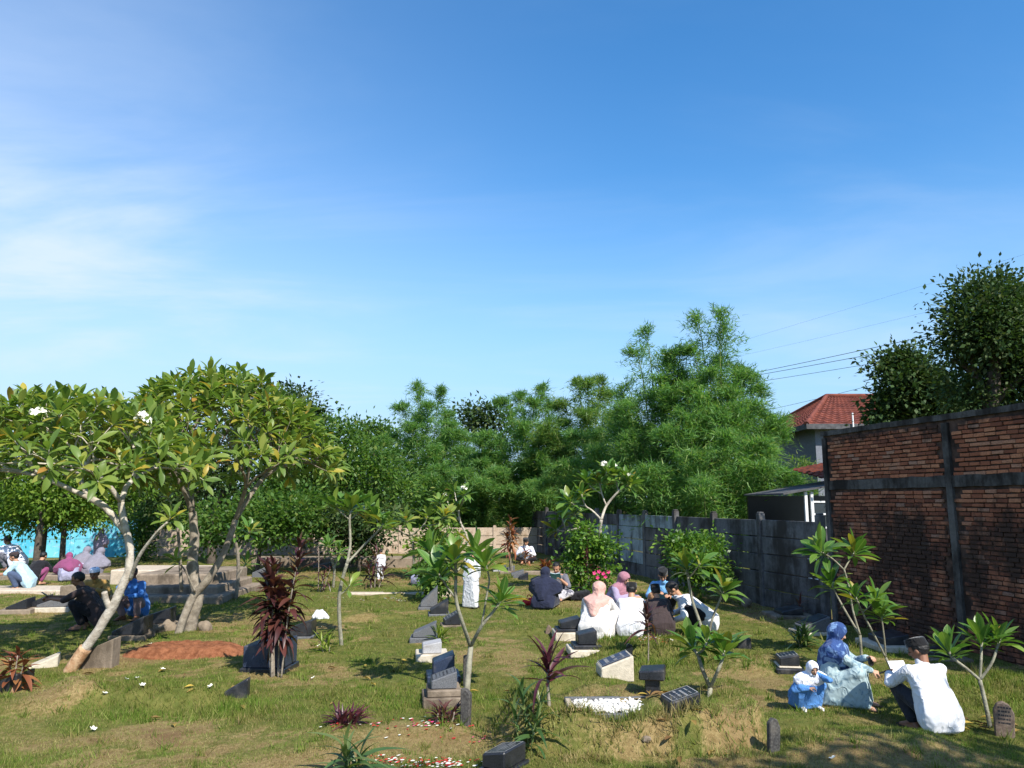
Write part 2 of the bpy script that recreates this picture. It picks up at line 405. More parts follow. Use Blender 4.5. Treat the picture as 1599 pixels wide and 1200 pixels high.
def build_grass():
    rs = np.random.RandomState(4)
    n = 185000
    y = 6.6 * np.exp(rs.rand(n) * math.log(33 / 6.6)); half = 0.70 * y + 0.9
    x = (rs.rand(n) * 2 - 1) * half
    b = bare(x, y); lush = np.zeros(n)
    for (cx, cy, rx, ry, s) in LUSH: lush = np.maximum(lush, s * np.exp(-(((x - cx) / rx) ** 2 + ((y - cy) / ry) ** 2) ** 2))
    wall_x = 10.45 - 0.24 * y
    keep = (rs.rand(n) > b * 0.52 - 0.2 * lush) & (x < wall_x - 0.1)
    for (cx, cy, hx, hy) in NO_GRASS: keep &= ~((np.abs(x - cx) < hx) & (np.abs(y - cy) < hy))
    x, y, lush, b = x[keep], y[keep], lush[keep], b[keep]; n = len(x); z = hgt(x, y)
    # coarse tufts among the lawn
    m = 620; ty = 6.8 * np.exp(rs.rand(m) * math.log(26 / 6.8)); tx = (rs.rand(m) * 2 - 1) * (0.66 * ty); ok = (tx < 10.2 - 0.24 * ty)
    for (cx, cy, hx, hy) in NO_GRASS: ok &= ~((np.abs(tx - cx) < hx) & (np.abs(ty - cy) < hy))
    tx, ty = tx[ok], ty[ok]; m = len(tx); tn = 7
    tx = np.repeat(tx, tn) + rs.randn(m * tn) * 0.035; ty = np.repeat(ty, tn) + rs.randn(m * tn) * 0.035
    x = np.concatenate([x, tx]); y = np.concatenate([y, ty]); lush = np.concatenate([lush, np.repeat(0.5 + 1.3 * rs.rand(m), tn)]); b = np.concatenate([b, np.repeat(rs.rand(m) ** 2, tn)]); n = len(x); z = hgt(x, y)
    k = 4
    x = np.repeat(x, k) + rs.randn(n * k) * 0.018; y = np.repeat(y, k) + rs.randn(n * k) * 0.018; z = np.repeat(z, k) - 0.008; lush = np.repeat(lush, k)
    far = np.clip((y - 9) / 20, 0, 1)
    patch = fbm(x * 1.7, y * 1.7, 31, 3); bc = gp(990, 1146); bank = np.exp(-(((x - bc.x) / 1.5) ** 4 + ((y - bc.y) / 0.32) ** 4)) * (fbm(x * 2.6, y * 2.6, 77, 2) > 0.36)
    lush = np.maximum(lush, 1.1 * bank)
    hh = (0.014 + 0.036 * rs.rand(n * k) ** 1.6) * (0.55 + 0.9 * patch) * (1 + 1.5 * lush) * (1 + 0.2 * far)
    w = (0.0022 + 0.0022 * rs.rand(n * k)) * (1 + 2.4 * far) * (1 + 0.4 * lush)
    a = rs.rand(n * k) * 2 * math.pi; lean = rs.rand(n * k) * 1.0 * hh
    ca, sa = np.cos(a), np.sin(a); la = rs.rand(n * k) * 6.283
    V = np.empty((n * k, 3, 3), np.float32)
    V[:, 0] = np.stack([x - ca * w, y - sa * w, z], -1); V[:, 1] = np.stack([x + ca * w, y + sa * w, z], -1)
    V[:, 2] = np.stack([x + np.cos(la) * lean, y + np.sin(la) * lean, z + hh], -1)
    F = np.arange(n * k * 3).reshape(-1, 3)
    me = mesh_from('grass', V.reshape(-1, 3), F, [grass_mat()])
    dr = np.clip(np.repeat(b, k) * 1.3 + 0.5 * (fbm(x * 2.1, y * 2.1, 55, 3) - 0.5) - 0.6 * lush + 1.15 * bank, 0, 0.9); dr = (dr > rs.rand(n * k)).astype(np.float32)
    at_ = me.attributes.new('dry', 'FLOAT', 'POINT'); at_.data.foreach_set('value', np.repeat(dr, 3))
    o = obj('grass', me); stuff(o)
    o['label'] = 'short patchy turf of green and dry grass blades over the ground'

# ================================================================== concrete, brick
def concrete_mat(name, base, dark, warm=0.0, stain=0.5, streak=True):
    t = NT(name)
    n1 = t.noise(1.3, 6, 0.65); n2 = t.noise(14, 5, 0.6); n3 = t.noise(2.0, 5, 0.7, stretch=(1, 1, 0.22))
    c = t.mix(t.mr(n2, 0.3, 0.7), tuple(k * 0.82 for k in base), tuple(k * 1.12 for k in base))
    r = t.rand(); c = t.mix(t.math('MULTIPLY', r, 0.35), c, tuple(k * 0.7 for k in base))
    m = t.math('ADD', t.math('MULTIPLY', n1, 0.5), t.math('MULTIPLY', n3 if streak else n1, 0.5))
    c = t.mix(t.mr(m, 0.62 - 0.28 * stain, 0.72 - 0.16 * stain), c, dark)
    return t.surf(c, 0.92, 0.15, bump=t.bump(t.math('ADD', n2, t.noise(60, 3)), 0.5, 0.012))
concrete_mat('precast_dark', (0.155, 0.155, 0.16), (0.042, 0.038, 0.035), stain=0.80)
concrete_mat('precast_pale', (0.44, 0.35, 0.27), (0.24, 0.17, 0.115), stain=0.45)
concrete_mat('painted_panel', (0.30, 0.37, 0.41), (0.08, 0.09, 0.09), stain=0.66)
concrete_mat('weathered_concrete', (0.25, 0.20, 0.15), (0.095, 0.075, 0.055), stain=0.6)
concrete_mat('pale_slab', (0.50, 0.42, 0.33), (0.36, 0.28, 0.2), stain=0.25, streak=False)
concrete_mat('sooty_concrete', (0.12, 0.115, 0.11), (0.024, 0.021, 0.019), stain=0.74)
concrete_mat('grey_render', (0.19, 0.205, 0.245), (0.12, 0.13, 0.155), stain=0.2)
concrete_mat('sandstone_base', (0.55, 0.49, 0.39), (0.27, 0.22, 0.15), stain=0.35)
def mural_mat():
    t = NT('turquoise_paint'); n = t.noise(1.4, 4, 0.6, 0.6); m = t.noise(3.4, 4, 0.65, 1.0)
    c = t.mix(t.mr(n, 0.4, 0.6), (0.07, 0.40, 0.56), (0.16, 0.50, 0.62)); c = t.mix(t.mr(m, 0.56, 0.64, 0, 0.7), c, (0.28, 0.34, 0.52)); c = t.mix(t.mr(t.noise(5, 3, 0.6, 1.2), 0.62, 0.68, 0, 0.6), c, (0.45, 0.58, 0.62))
    c = t.mix(t.mr(t.noise(2.2, 5, 0.7, stretch=(1, 1, 0.2)), 0.55, 0.75, 0, 0.5), c, (0.10, 0.20, 0.24)); return t.surf(c, 0.9, 0.15, bump=t.bump(t.noise(40, 3), 0.4, 0.01))
mural_mat()

def panel_wall(name, label, cat, A, B, height, rows, bay, mat, post_mat, post_over=0.12, thick=0.06, odd=None, post=0.16):
    """precast wall from A to B: posts with single slabs dropped between them, every slab a part"""
    A = Vector((A[0], A[1], 0)); B = Vector((B[0], B[1], 0)); d = B - A; Ln = d.length; ang = math.atan2(d.y, d.x)
    w = empty(name, A, ang); tag(w, label, cat)
    nb = max(1, round(Ln / bay)); bl = Ln / nb; ph = height / rows
    pan = MB(); pan.box((0, 0, 0), (bl - post * 0.55, thick, ph - 0.022)); pan = pan.mesh('panel', [mat]); bevel_mesh(pan, 0.009)
    po = MB(); po.box((0, 0, height / 2 + post_over / 2 - 0.1), (post, post, height + post_over + 0.2)); po.box((0, 0, height + post_over + 0.02), (post * 0.8, post * 0.8, 0.04)); po = po.mesh('post', [post_mat]); bevel_mesh(po, 0.012)
    for i in range(nb + 1):
        x = i * bl; q = A + d * (i / nb)
        obj('post', po, w, (x, 0, rnd.uniform(-0.03, 0.03)), (rnd.uniform(-0.012, 0.012), rnd.uniform(-0.012, 0.012), 0))
    for i in range(nb):
        for j in range(rows):
            o = obj('panel', pan, w, ((i + 0.5) * bl, rnd.uniform(-0.012, 0.012), (j + 0.5) * ph + rnd.uniform(-0.004, 0.004) - 0.02), (rnd.uniform(-0.012, 0.012), rnd.uniform(-0.004, 0.004), rnd.uniform(-0.004, 0.004)))
            if odd and odd(i, j):
                if odd.cache is None: c = pan.copy(); c.materials[0] = MAT['painted_panel']; odd.cache = c
                o.data = odd.cache
    return w
WX = lambda y: 6.6 - 0.24 * (y - 16.3)      # the long wall on the right
def _odd(i, j): return i in (4,) and j > 0 or (i == 5 and j in (1, 2, 3)) or (i == 3 and j == 4)
_odd.cache = None
panel_wall('precast_fence', 'dark stained precast concrete panel wall running back from the brick wall', 'wall', (WX(16.55), 16.55), (WX(39.2), 39.2), 2.02, 5, 2.35, MAT['precast_dark'], MAT['precast_dark'], odd=_odd)
panel_wall('boundary_wall', 'low pale weathered concrete panel wall along the back of the graveyard', 'wall', (-16.6, 35.6), (1.4, 38.6), 1.22, 3, 2.3, MAT['precast_pale'], MAT['precast_pale'], post_over=0.04)
panel_wall('painted_wall', 'turquoise painted wall behind the people at far left', 'wall', (-30, 33.4), (-16.9, 35.2), 1.62, 2, 2.6, MAT['turquoise_paint'], MAT['turquoise_paint'], post_over=0.02)

def brick_mat():
    t = NT('old_brick'); r = t.rand()
    c = t.ramp(r, [(0.0, (0.19, 0.07, 0.043)), (0.3, (0.32, 0.115, 0.063)), (0.6, (0.42, 0.16, 0.086)), (0.85, (0.50, 0.22, 0.12)), (1.0, (0.36, 0.21, 0.15))])
    n2 = t.noise(40, 4); c = t.mix(t.mr(n2, 0.35, 0.75, 0, 0.5), c, (0.12, 0.06, 0.045))
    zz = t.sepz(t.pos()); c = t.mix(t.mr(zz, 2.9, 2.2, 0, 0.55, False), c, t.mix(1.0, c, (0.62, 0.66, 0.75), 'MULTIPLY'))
    # mould: shaped stains, heavy below the middle beam and under the coping
    z = t.sepz(t.pos()); n = t.noise(1.1, 6, 0.68); nb = t.noise(6.0, 4, 0.6)
    low = t.mr(z, 2.8, 1.9, 0, 0.27, False); top = t.mr(z, 3.42, 3.82, 0, 0.42, False)
    st = t.noise(3.2, 4, 0.6, stretch=(1, 1, 0.10)); m = t.math('ADD', t.math('ADD', n, t.math('ADD', t.math('MULTIPLY', t.math('SUBTRACT', nb, 0.5), 0.55), t.math('MULTIPLY', t.math('SUBTRACT', st, 0.5), 0.5))), t.math('ADD', low, top))
    c = t.mix(t.mr(m, 0.56, 0.84, 0, 0.90), c, (0.035, 0.028, 0.025))
    return t.surf(c, 0.93, 0.1, bump=t.bump(t.noise(70, 4), 0.6, 0.01))
def mortar_mat():
    t = NT('sooty_mortar'); c = t.mix(t.mr(t.noise(5, 5), 0.35, 0.7), (0.040, 0.030, 0.026), (0.115, 0.075, 0.06))
    return t.surf(c, 0.97, 0.05, bump=t.bump(t.noise(50, 4), 0.7, 0.012))
def build_brick_wall():
    Yl, Yr = 16.3, 8.2
    A = Vector((WX(Yl), Yl, 0)); B = Vector((WX(Yr), Yr, 0)); d = B - A; Ln = d.length; ang = math.atan2(d.y, d.x)
    w = empty('brick_wall', A, ang); tag(w, 'tall sooty red brick wall with concrete frame on the right', 'wall')
    bm_, mm = brick_mat(), mortar_mat(); cm = MAT['sooty_concrete']
    Ht = 3.86
    # local frame: x along the wall towards the camera, -y faces the graves, z up
    core = MB(); core.box((Ln / 2, 0.09, Ht / 2 - 0.15), (Ln, 0.16, Ht + 0.3)); core.build('mortar_core', [mm], w)
    def beam(z0, z1, x0=0.0, x1=Ln, prd=0.03):
        b = MB(); n = 40
        for k in range(n):
            xa = x0 + (x1 - x0) * k / n; xb = x0 + (x1 - x0) * (k + 1) / n
            b.add([(xa, -prd + 0.006 * mnoise.noise((xa * 4, z0, 0)), z0 + 0.012 * mnoise.noise((xa * 3, z0, 3))), (xb, -prd + 0.006 * mnoise.noise((xb * 4, z0, 0)), z0 + 0.012 * mnoise.noise((xb * 3, z0, 3))),
                   (xb, -prd + 0.006 * mnoise.noise((xb * 4, z1, 0)), z1 + 0.02 * mnoise.noise((xb * 3, z1, 3))), (xa, -prd + 0.006 * mnoise.noise((xa * 4, z1, 0)), z1 + 0.02 * mnoise.noise((xa * 3, z1, 3))),
                   (xa, 0.2, z0), (xb, 0.2, z0), (xb, 0.2, z1 + 0.02 * mnoise.noise((xb * 3, z1, 5))), (xa, 0.2, z1 + 0.02 * mnoise.noise((xa * 3, z1, 5)))],
                  [(0, 1, 2, 3), (3, 2, 6, 7), (0, 4, 5, 1), (5, 4, 7, 6)])
        return b
    beam(2.66, 2.85).build('concrete_beam', [cm], w)
    beam(Ht - 0.07, Ht + 0.03, -0.03, Ln, 0.035).build('coping', [cm], w)
    xp = [0.07, 3.36, 6.6]
    for x in xp:
        b = MB(); wd = 0.12 if x < 1 else 0.13
        for k in range(13):
            z0 = -0.2 + (Ht + 0.08) * k / 13; z1 = -0.2 + (Ht + 0.08) * (k + 1) / 13
            o0, o1 = 0.01 * mnoise.noise((x, z0 * 2, 0)), 0.01 * mnoise.noise((x, z1 * 2, 0))
            b.add([(x - wd / 2 + o0, -0.046, z0), (x + wd / 2 + o0, -0.046, z0), (x + wd / 2 + o1, -0.046, z1), (x - wd / 2 + o1, -0.046, z1),
                   (x - wd / 2 + o0, 0.205, z0), (x + wd / 2 + o0, 0.205, z0), (x + wd / 2 + o1, 0.205, z1), (x - wd / 2 + o1, 0.205, z1)],
                  [(0, 1, 2, 3), (1, 5, 6, 2), (4, 0, 3, 7), (5, 4, 7, 6)])
        b.build('concrete_pillar', [cm], w)
    bl, bh, row = 0.205, 0.056, 0.0745
    unit = []
    for s in range(5):
        m = MB(); q = random.Random(s); m.box((0, 0, 0), (1, 1, 1)); me = m.mesh('brick', [bm_])
        for v in me.vertices: v.co += Vector((q.uniform(-.035, .035), 0, q.uniform(-.09, .09)))
        bevel_mesh(me, 0.05); unit.append(me)
    q = random.Random(8); cells = []
    nrow = int(Ht / row) + 1
    for r in range(-1, nrow):
        zc = (r + 0.5) * row + 0.01
        if 2.66 - bh / 2 < zc < 2.85 + bh / 2 or zc > Ht - 0.09: continue
        x = q.uniform(-0.1, 0.0) + (0.11 if r % 2 else 0)
        while x < Ln:
            L_ = bl * q.uniform(0.88, 1.08); xc = x + L_ / 2; x += L_ + q.uniform(0.012, 0.024)
            if any(abs(xc - p) < L_ / 2 + 0.06 for p in xp) or xc < 0.2: continue
            wav = 0.012 * mnoise.noise((xc * 0.9, r * 0.15, 1))
            cells.append((xc, zc + wav, L_, bh * q.uniform(0.85, 1.12), q.uniform(-0.011, 0.008), q.uniform(-0.02, 0.02), q.randrange(5)))
    # the 300 that show largest: the sharp upper panel and the nearest ones inside the view
    def rank(c):
        y = Yl + (Yr - Yl) * c[0] / Ln
        inview = 0.3 < c[0] < 4.7
        return (0 if inview and c[1] > 2.8 else 1 if inview else 2, y)
    cells.sort(key=rank)
    rest = MB()
    for i, (xc, zc, L_, h_, py, rt, u) in enumerate(cells):
        if i < 300: obj('brick', unit[u], w, (xc, 0.01 + py, zc), (0, rt, 0), (L_, 0.06, h_))
        else:
            M = Matrix.Translation((xc, 0.01 + py, zc)) @ Matrix.Rotation(rt, 4, 'Y') @ Matrix.Diagonal((L_, 0.06, h_, 1))
            me = unit[u]; rest.add([v.co for v in me.vertices], [tuple(p.vertices) for p in me.polygons], 0, M)
    stuff(rest.build('brickwork', [bm_], w))
build_brick_wall()

# ================================================================== house behind the wall
def tile_mat():
    t = NT('clay_roof_tile'); c = t.mix(t.mr(t.noise(2.5, 5), 0.3, 0.7), (0.10, 0.030, 0.022), (0.19, 0.056, 0.036))
    c = t.mix(t.mr(t.noise(11, 3), 0.55, 0.8, 0, 0.6), c, (0.10, 0.05, 0.04)); return t.surf(c, 0.8, 0.2)
tile_mat(); plain('white_trim', (0.72, 0.73, 0.74), 0.6, 0.3, 0.08); plain('sheet_metal', (0.085, 0.085, 0.09), 0.85, 0.15, 0.3)
plain('painted_shade', (0.012, 0.012, 0.014), 0.3, 0.5, 0.1); plain('window_glass', (0.03, 0.04, 0.05), 0.08, 0.6, 0.1)
def tiled_slope(m, P, Q, Rr, S, rows=16, cols=34, lift=0.035):
    """P-Q eaves, S-R ridge; each course is a small step, each tile a low curve"""
    P, Q, Rr, S = map(Vector, (P, Q, Rr, S)); nrm = (Q - P).cross(S - P).normalized()
    if nrm.z < 0: nrm = -nrm
    for r in range(rows):
        for e in (0,):
            t0, t1 = r / rows, (r + 1.04) / rows
            a0, b0 = P.lerp(S, t0), Q.lerp(Rr, t0); a1, b1 = P.lerp(S, min(t1, 1)), Q.lerp(Rr, min(t1, 1))
            V = []; n = cols * 2
            for k in range(n + 1):
                w = 0.022 * math.cos(math.pi * k)
                V.append(a0.lerp(b0, k / n) + nrm * (lift + w)); V.append(a1.lerp(b1, k / n) + nrm * (w * 0.6)); V.append(a0.lerp(b0, k / n) + nrm * (w - 0.01))
            F = []
            for k in range(n):
                F.append((3 * k, 3 * k + 3, 3 * k + 4, 3 * k + 1)); F.append((3 * k + 2, 3 * k + 5, 3 * k + 3, 3 * k))
            m.add(V, F)
def build_house():
    h = empty('house', (13.4, 33.0, 0)); tag(h, 'grey rendered house with red tiled hip roof behind the brick wall', 'house')
    x0, x1, y0, y1 = -1.55, 7.0, -3.0, 4.0
    w = MB(); w.box(((x0 + x1) / 2, (y0 + y1) / 2, 2.7), (x1 - x0, y1 - y0, 5.4)); w.build('wall', [MAT['grey_render']], h)
    e = 0.5; zt, zr = 5.36, 7.0
    a, b, c, d = (x0 - e, y0 - e, zt), (x1 + e, y0 - e, zt), (x1 + e, y1 + e, zt), (x0 - e, y1 + e, zt)
    ym = (y0 + y1) / 2; r0, r1 = (x0 + 2.0, ym, zr), (x1 - 3, ym, zr)
    rf = MB(); tiled_slope(rf, a, b, r1, r0, 15, 30); tiled_slope(rf, d, a, r0, r0, 15, 22); tiled_slope(rf, b, c, r1, r1, 12, 20); tiled_slope(rf, c, d, r0, r1, 12, 24)
    ro = rf.build('roof', [MAT['clay_roof_tile']], h)
    rg = MB()
    for p, q in ((a, r0), (r0, r1), (d, r0)): rg.tube([Vector(p) + Vector((0, 0, .05)), Vector(q) + Vector((0, 0, .05))], 0.09, 8)
    rg.build('ridge_cap', [MAT['clay_roof_tile']], ro)
    f = MB(); f.box(((x0 + x1) / 2, y0 - e, zt - 0.06), (x1 - x0 + 2 * e, 0.05, 0.2)); f.box((x0 - e, ym, zt - 0.06), (0.05, y1 - y0 + 2 * e + 0.1, 0.2)); f.build('fascia_board', [MAT['sheet_metal']], ro)
    v = MB(); v.tube([(x0 + 1.25, y0 - e - 0.1, zt - 0.1), (x0 + 1.25, y0 - e - 0.1, zt + 0.45)], 0.03, 8); v.build('vent_pipe', [MAT['white_trim']], h)
    # lean-to in front, nearer the fence
    g = empty('lean_to', (8.35, 21.6, 0)); tag(g, 'open lean-to with sheet roof and white posts beside the brick wall end', 'shed')
    r = MB(); r.prism([(-1.25, 2.60), (1.9, 3.13), (1.9, 3.17), (-1.25, 2.645)], -1.3, 2.2); r.build('sheet_roof', [MAT['sheet_metal']], g)
    t = MB(); tiled_slope(t, (0.15, -1.25, 2.90), (1.9, -1.25, 3.19), (1.9, 2.1, 3.75), (0.15, 2.1, 3.40), 9, 9); t.build('tile_roof', [MAT['clay_roof_tile']], g)
    b_ = MB(); b_.box((0.3, 2.2, 1.3), (2.9, 0.12, 2.6)); b_.build('back_wall', [MAT['painted_shade']], g)  # wall coloured near-black to stand for the deep shade under the roof
    for x in (-0.62, -0.46, 0.42):
        p = MB(); p.box((x, -1.15, 1.34), (0.07, 0.07, 2.68)); p.build('post', [MAT['white_trim']], g)
    for (xa, xb) in ((-0.46, 0.42), (0.42, 1.3)):
        wf = MB(); zc0, zc1 = 1.75, 2.42
        for z in (zc0, 2.1, zc1): wf.box(((xa + xb) / 2, -1.1, z), (xb - xa - 0.08, 0.04, 0.045))
        wf.box(((xa + xb) / 2, -1.1, (zc0 + zc1) / 2), (0.035, 0.045, zc1 - zc0))
        wo = wf.build('window_frame', [MAT['white_trim']], g)
        gl = MB(); gl.box(((xa + xb) / 2, -1.085, (zc0 + zc1) / 2), (xb - xa - 0.08, 0.008, zc1 - zc0)); gl.build('pane', [MAT['window_glass']], wo)
        lw = MB(); lw.box(((xa + xb) / 2, -1.1, zc0 / 2 - 0.02), (xb - xa - 0.08, 0.06, zc0 - 0.02)); lw.build('lower_panel', [MAT['sheet_metal']], g)
build_house()
def build_wires():
    plain('black_cable', (0.02, 0.02, 0.022), 0.5, 0.3, 0.05)
    for i, (a, b, rr, lab) in enumerate((((1200, 578), (1452, 524), .020, 'upper of the paired dark power cables right of the bamboo'), ((1200, 583), (1470, 533), .020, 'lower of the paired dark power cables right of the bamboo'), ((1200, 594), (1480, 548), .016, 'thin power cable just below the paired cables'),
                                  ((1200, 520), (1598, 398), .005, 'faint topmost power cable climbing to the upper right'), ((1200, 546), (1470, 482), .005, 'faint second power cable from the top'), ((1215, 637), (1345, 606), .013, 'lowest power cable above the red house roof'))):
        A = at(a[0], a[1], 62); B = at(b[0], b[1], 50); d = B - A
        P = []
        for k in range(-3, 26):
            t = k / 10; P.append(A + d * t + Vector((0, 0, 0.12 * (t * t - t))))
        m = MB(); m.tube(P, rr, 5); o = m.build('power_cable', [MAT['black_cable']]); tag(o, lab, 'cable', 'overhead power cables')
build_wires()
# ================================================================== leaves
leaf_mat('plumeria_leaf', [(0.0, (0.11, 0.185, 0.038)), (0.4, (0.165, 0.25, 0.05)), (0.72, (0.225, 0.295, 0.062)), (0.9, (0.30, 0.31, 0.065)), (0.972, (0.42, 0.34, 0.05)), (1.0, (0.38, 0.20, 0.05))], 0.42, 0.4, 0.38)
leaf_mat('sapling_leaf', [(0.0, (0.055, 0.145, 0.024)), (0.5, (0.10, 0.215, 0.036)), (0.85, (0.155, 0.25, 0.04)), (0.96, (0.22, 0.26, 0.04)), (1.0, (0.42, 0.28, 0.03))], 0.38, 0.5, 0.32, rib=True)
leaf_mat('red_leaf', [(0.0, (0.045, 0.016, 0.016)), (0.5, (0.085, 0.026, 0.027)), (0.85, (0.13, 0.045, 0.035)), (1.0, (0.13, 0.095, 0.035))], 0.4, 0.5, 0.22, 1.8)
leaf_mat('wine_leaf', [(0.0, (0.055, 0.012, 0.022)), (0.6, (0.11, 0.025, 0.042)), (1.0, (0.17, 0.05, 0.06))], 0.4, 0.5, 0.22, 1.6)
leaf_mat('orange_leaf', [(0.0, (0.16, 0.05, 0.03)), (0.6, (0.28, 0.095, 0.045)), (1.0, (0.36, 0.16, 0.06))], 0.5, 0.4, 0.25, 1.3)
leaf_mat('strap_green_leaf', [(0.0, (0.045, 0.10, 0.03)), (0.6, (0.08, 0.15, 0.045)), (1.0, (0.15, 0.19, 0.06))], 0.4, 0.5, 0.28)
leaf_mat('lime_leaf', [(0.0, (0.10, 0.18, 0.02)), (0.6, (0.18, 0.26, 0.03)), (1.0, (0.30, 0.32, 0.05))], 0.4, 0.4, 0.35)
leaf_mat('bush_leaf', [(0.0, (0.05, 0.13, 0.016)), (0.6, (0.10, 0.21, 0.025)), (1.0, (0.19, 0.29, 0.04))], 0.42, 0.4, 0.33)
leaf_mat('tree_leaf', [(0.0, (0.05, 0.115, 0.022)), (0.6, (0.095, 0.19, 0.034)), (0.9, (0.15, 0.24, 0.045)), (1.0, (0.22, 0.26, 0.06))], 0.5, 0.35, 0.42, nscale=0.8)
leaf_mat('hedge_leaf', [(0.0, (0.08, 0.16, 0.024)), (0.6, (0.155, 0.265, 0.036)), (1.0, (0.25, 0.33, 0.055))], 0.5, 0.35, 0.44, nscale=0.8)
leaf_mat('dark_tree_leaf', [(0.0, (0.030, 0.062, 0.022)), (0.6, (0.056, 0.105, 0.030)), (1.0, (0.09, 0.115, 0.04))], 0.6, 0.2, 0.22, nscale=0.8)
leaf_mat('bamboo_leaf', [(0.0, (0.070, 0.170, 0.050)), (0.5, (0.125, 0.265, 0.068)), (0.9, (0.20, 0.335, 0.08)), (1.0, (0.29, 0.34, 0.10))], 0.5, 0.35, 0.45, nscale=0.7)
leaf_mat('pale_bamboo_leaf', [(0.0, (0.08, 0.17, 0.045)), (0.6, (0.14, 0.25, 0.055)), (1.0, (0.25, 0.30, 0.08))], 0.5, 0.35, 0.45, nscale=0.7)
def bark_mat(name, a, b, spots=(0.07, 0.06, 0.05), s=9):
    t = NT(name); n = t.noise(s, 5, 0.6); c = t.mix(t.mr(n, 0.3, 0.7), a, b)
    c = t.mix(t.mr(t.noise(28, 4, stretch=(1, 1, 1.8)), 0.62, 0.70, 0, 0.75), c, spots)
    c = t.mix(t.mr(t.noise(4, 5, 0.65), 0.54, 0.70, 0, 0.5), c, spots)
    return t.surf(c, 0.85, 0.2, bump=t.bump(t.math('ADD', n, t.noise(30, 4, stretch=(1, 1, 1.4))), 0.6, 0.016))
bark_mat('pale_bark', (0.30, 0.26, 0.21), (0.52, 0.48, 0.41), (0.13, 0.11, 0.09))
bark_mat('grey_bark', (0.16, 0.135, 0.105), (0.31, 0.27, 0.215), (0.075, 0.06, 0.05))
bark_mat('sapling_bark', (0.17, 0.16, 0.12), (0.30, 0.29, 0.22), (0.09, 0.08, 0.06))
bark_mat('dark_bark', (0.06, 0.048, 0.038), (0.12, 0.10, 0.08), (0.03, 0.025, 0.02))
bark_mat('bare_wood', (0.34, 0.18, 0.09), (0.52, 0.36, 0.22), (0.14, 0.07, 0.04), 14)
bark_mat('culm_green', (0.10, 0.15, 0.045), (0.19, 0.22, 0.08), (0.07, 0.08, 0.03))
plain('petal_white', (0.82, 0.80, 0.68), 0.6, 0.3, 0.06); plain('petal_pink', (0.75, 0.05, 0.24), 0.6, 0.3, 0.2); plain('petal_red', (0.55, 0.03, 0.035), 0.7, 0.2, 0.3)

def leaf_shape(kind, droop=0.18, fold=0.05, seg=6, mat='plumeria_leaf', twist=0.0):
    V, F = [], []
    for i in range(seg + 1):
        t = i / seg
        if kind == 'plumeria': w = 0.015 + 0.135 * math.sin(math.pi * min(1, max(0, (t - 0.10) / 0.90)) ** 1.15) ** 0.85 if 0.1 < t < 1 else 0.012
        elif kind == 'strap': w = 0.012 + 0.055 * math.sin(math.pi * min(1, (t * 0.93 + 0.07)) ** 0.8) if t < 1 else 0.003
        elif kind == 'broad': w = 0.02 + 0.105 * math.sin(math.pi * t ** 0.9) if 0 < t < 1 else 0.008
        if t == 1: w = 0.004
        z = 0.10 * t - droop * t * t * 1.4; x = t * (1 - 0.25 * droop * t)
        tw = twist * t
        V += [(x, -w * math.cos(tw), z + fold * (w / 0.13) - w * math.sin(tw)), (x, 0, z), (x, w * math.cos(tw), z + fold * (w / 0.13) + w * math.sin(tw))]
    for i in range(seg):
        b = 3 * i; F += [(b, b + 3, b + 4, b + 1), (b + 1, b + 4, b + 5, b + 2)]
    return np.array(V, np.float32), np.array(F)
class LeafKit:
    def __init__(s, kind, mat, droops, name='leaf', seg=6, fold=0.05):
        s.geo = [leaf_shape(kind, d, fold, seg, twist=tw) for d, tw in droops]; s.mat = MAT[mat]
        s.me = [mesh_from(name, V, F, [s.mat], smooth=True) for V, F in s.geo]; s.name = name
KIT = {'plumeria': LeafKit('plumeria', 'plumeria_leaf', [(0.10, .1), (0.22, -.15), (0.34, .2), (0.02, 0)]),
       'sapling': LeafKit('plumeria', 'sapling_leaf', [(0.10, .1), (0.22, -.15), (0.34, .2), (0.02, 0)], seg=7),
       'red': LeafKit('strap', 'red_leaf', [(0.2, .3), (0.45, -.4), (0.75, .5), (0.3, -.2)]),
       'redbroad': LeafKit('broad', 'red_leaf', [(0.1, .3), (0.4, -.4), (0.65, .5), (0.3, -.2)]),
       'wine': LeafKit('strap', 'wine_leaf', [(0.12, .2), (0.3, -.3), (0.6, .3)]),
       'orange': LeafKit('broad', 'orange_leaf', [(0.15, .2), (0.35, -.3), (0.6, .3)]),
       'strap': LeafKit('strap', 'strap_green_leaf', [(0.2, .2), (0.5, -.3), (0.8, .3)]),
       'lime': LeafKit('strap', 'lime_leaf', [(0.15, .2), (0.35, -.3), (0.5, .3)])}
def frame(d, up=Vector((0, 0, 1)), roll=0.0):
    x = d.normalized(); y = up.cross(x)
    if y.length < 1e-3: y = Vector((0, 1, 0)).cross(x)
    y.normalize(); z = x.cross(y); M = Matrix((x, y, z)).transposed()
    return M @ Matrix.Rotation(roll, 3, 'X')
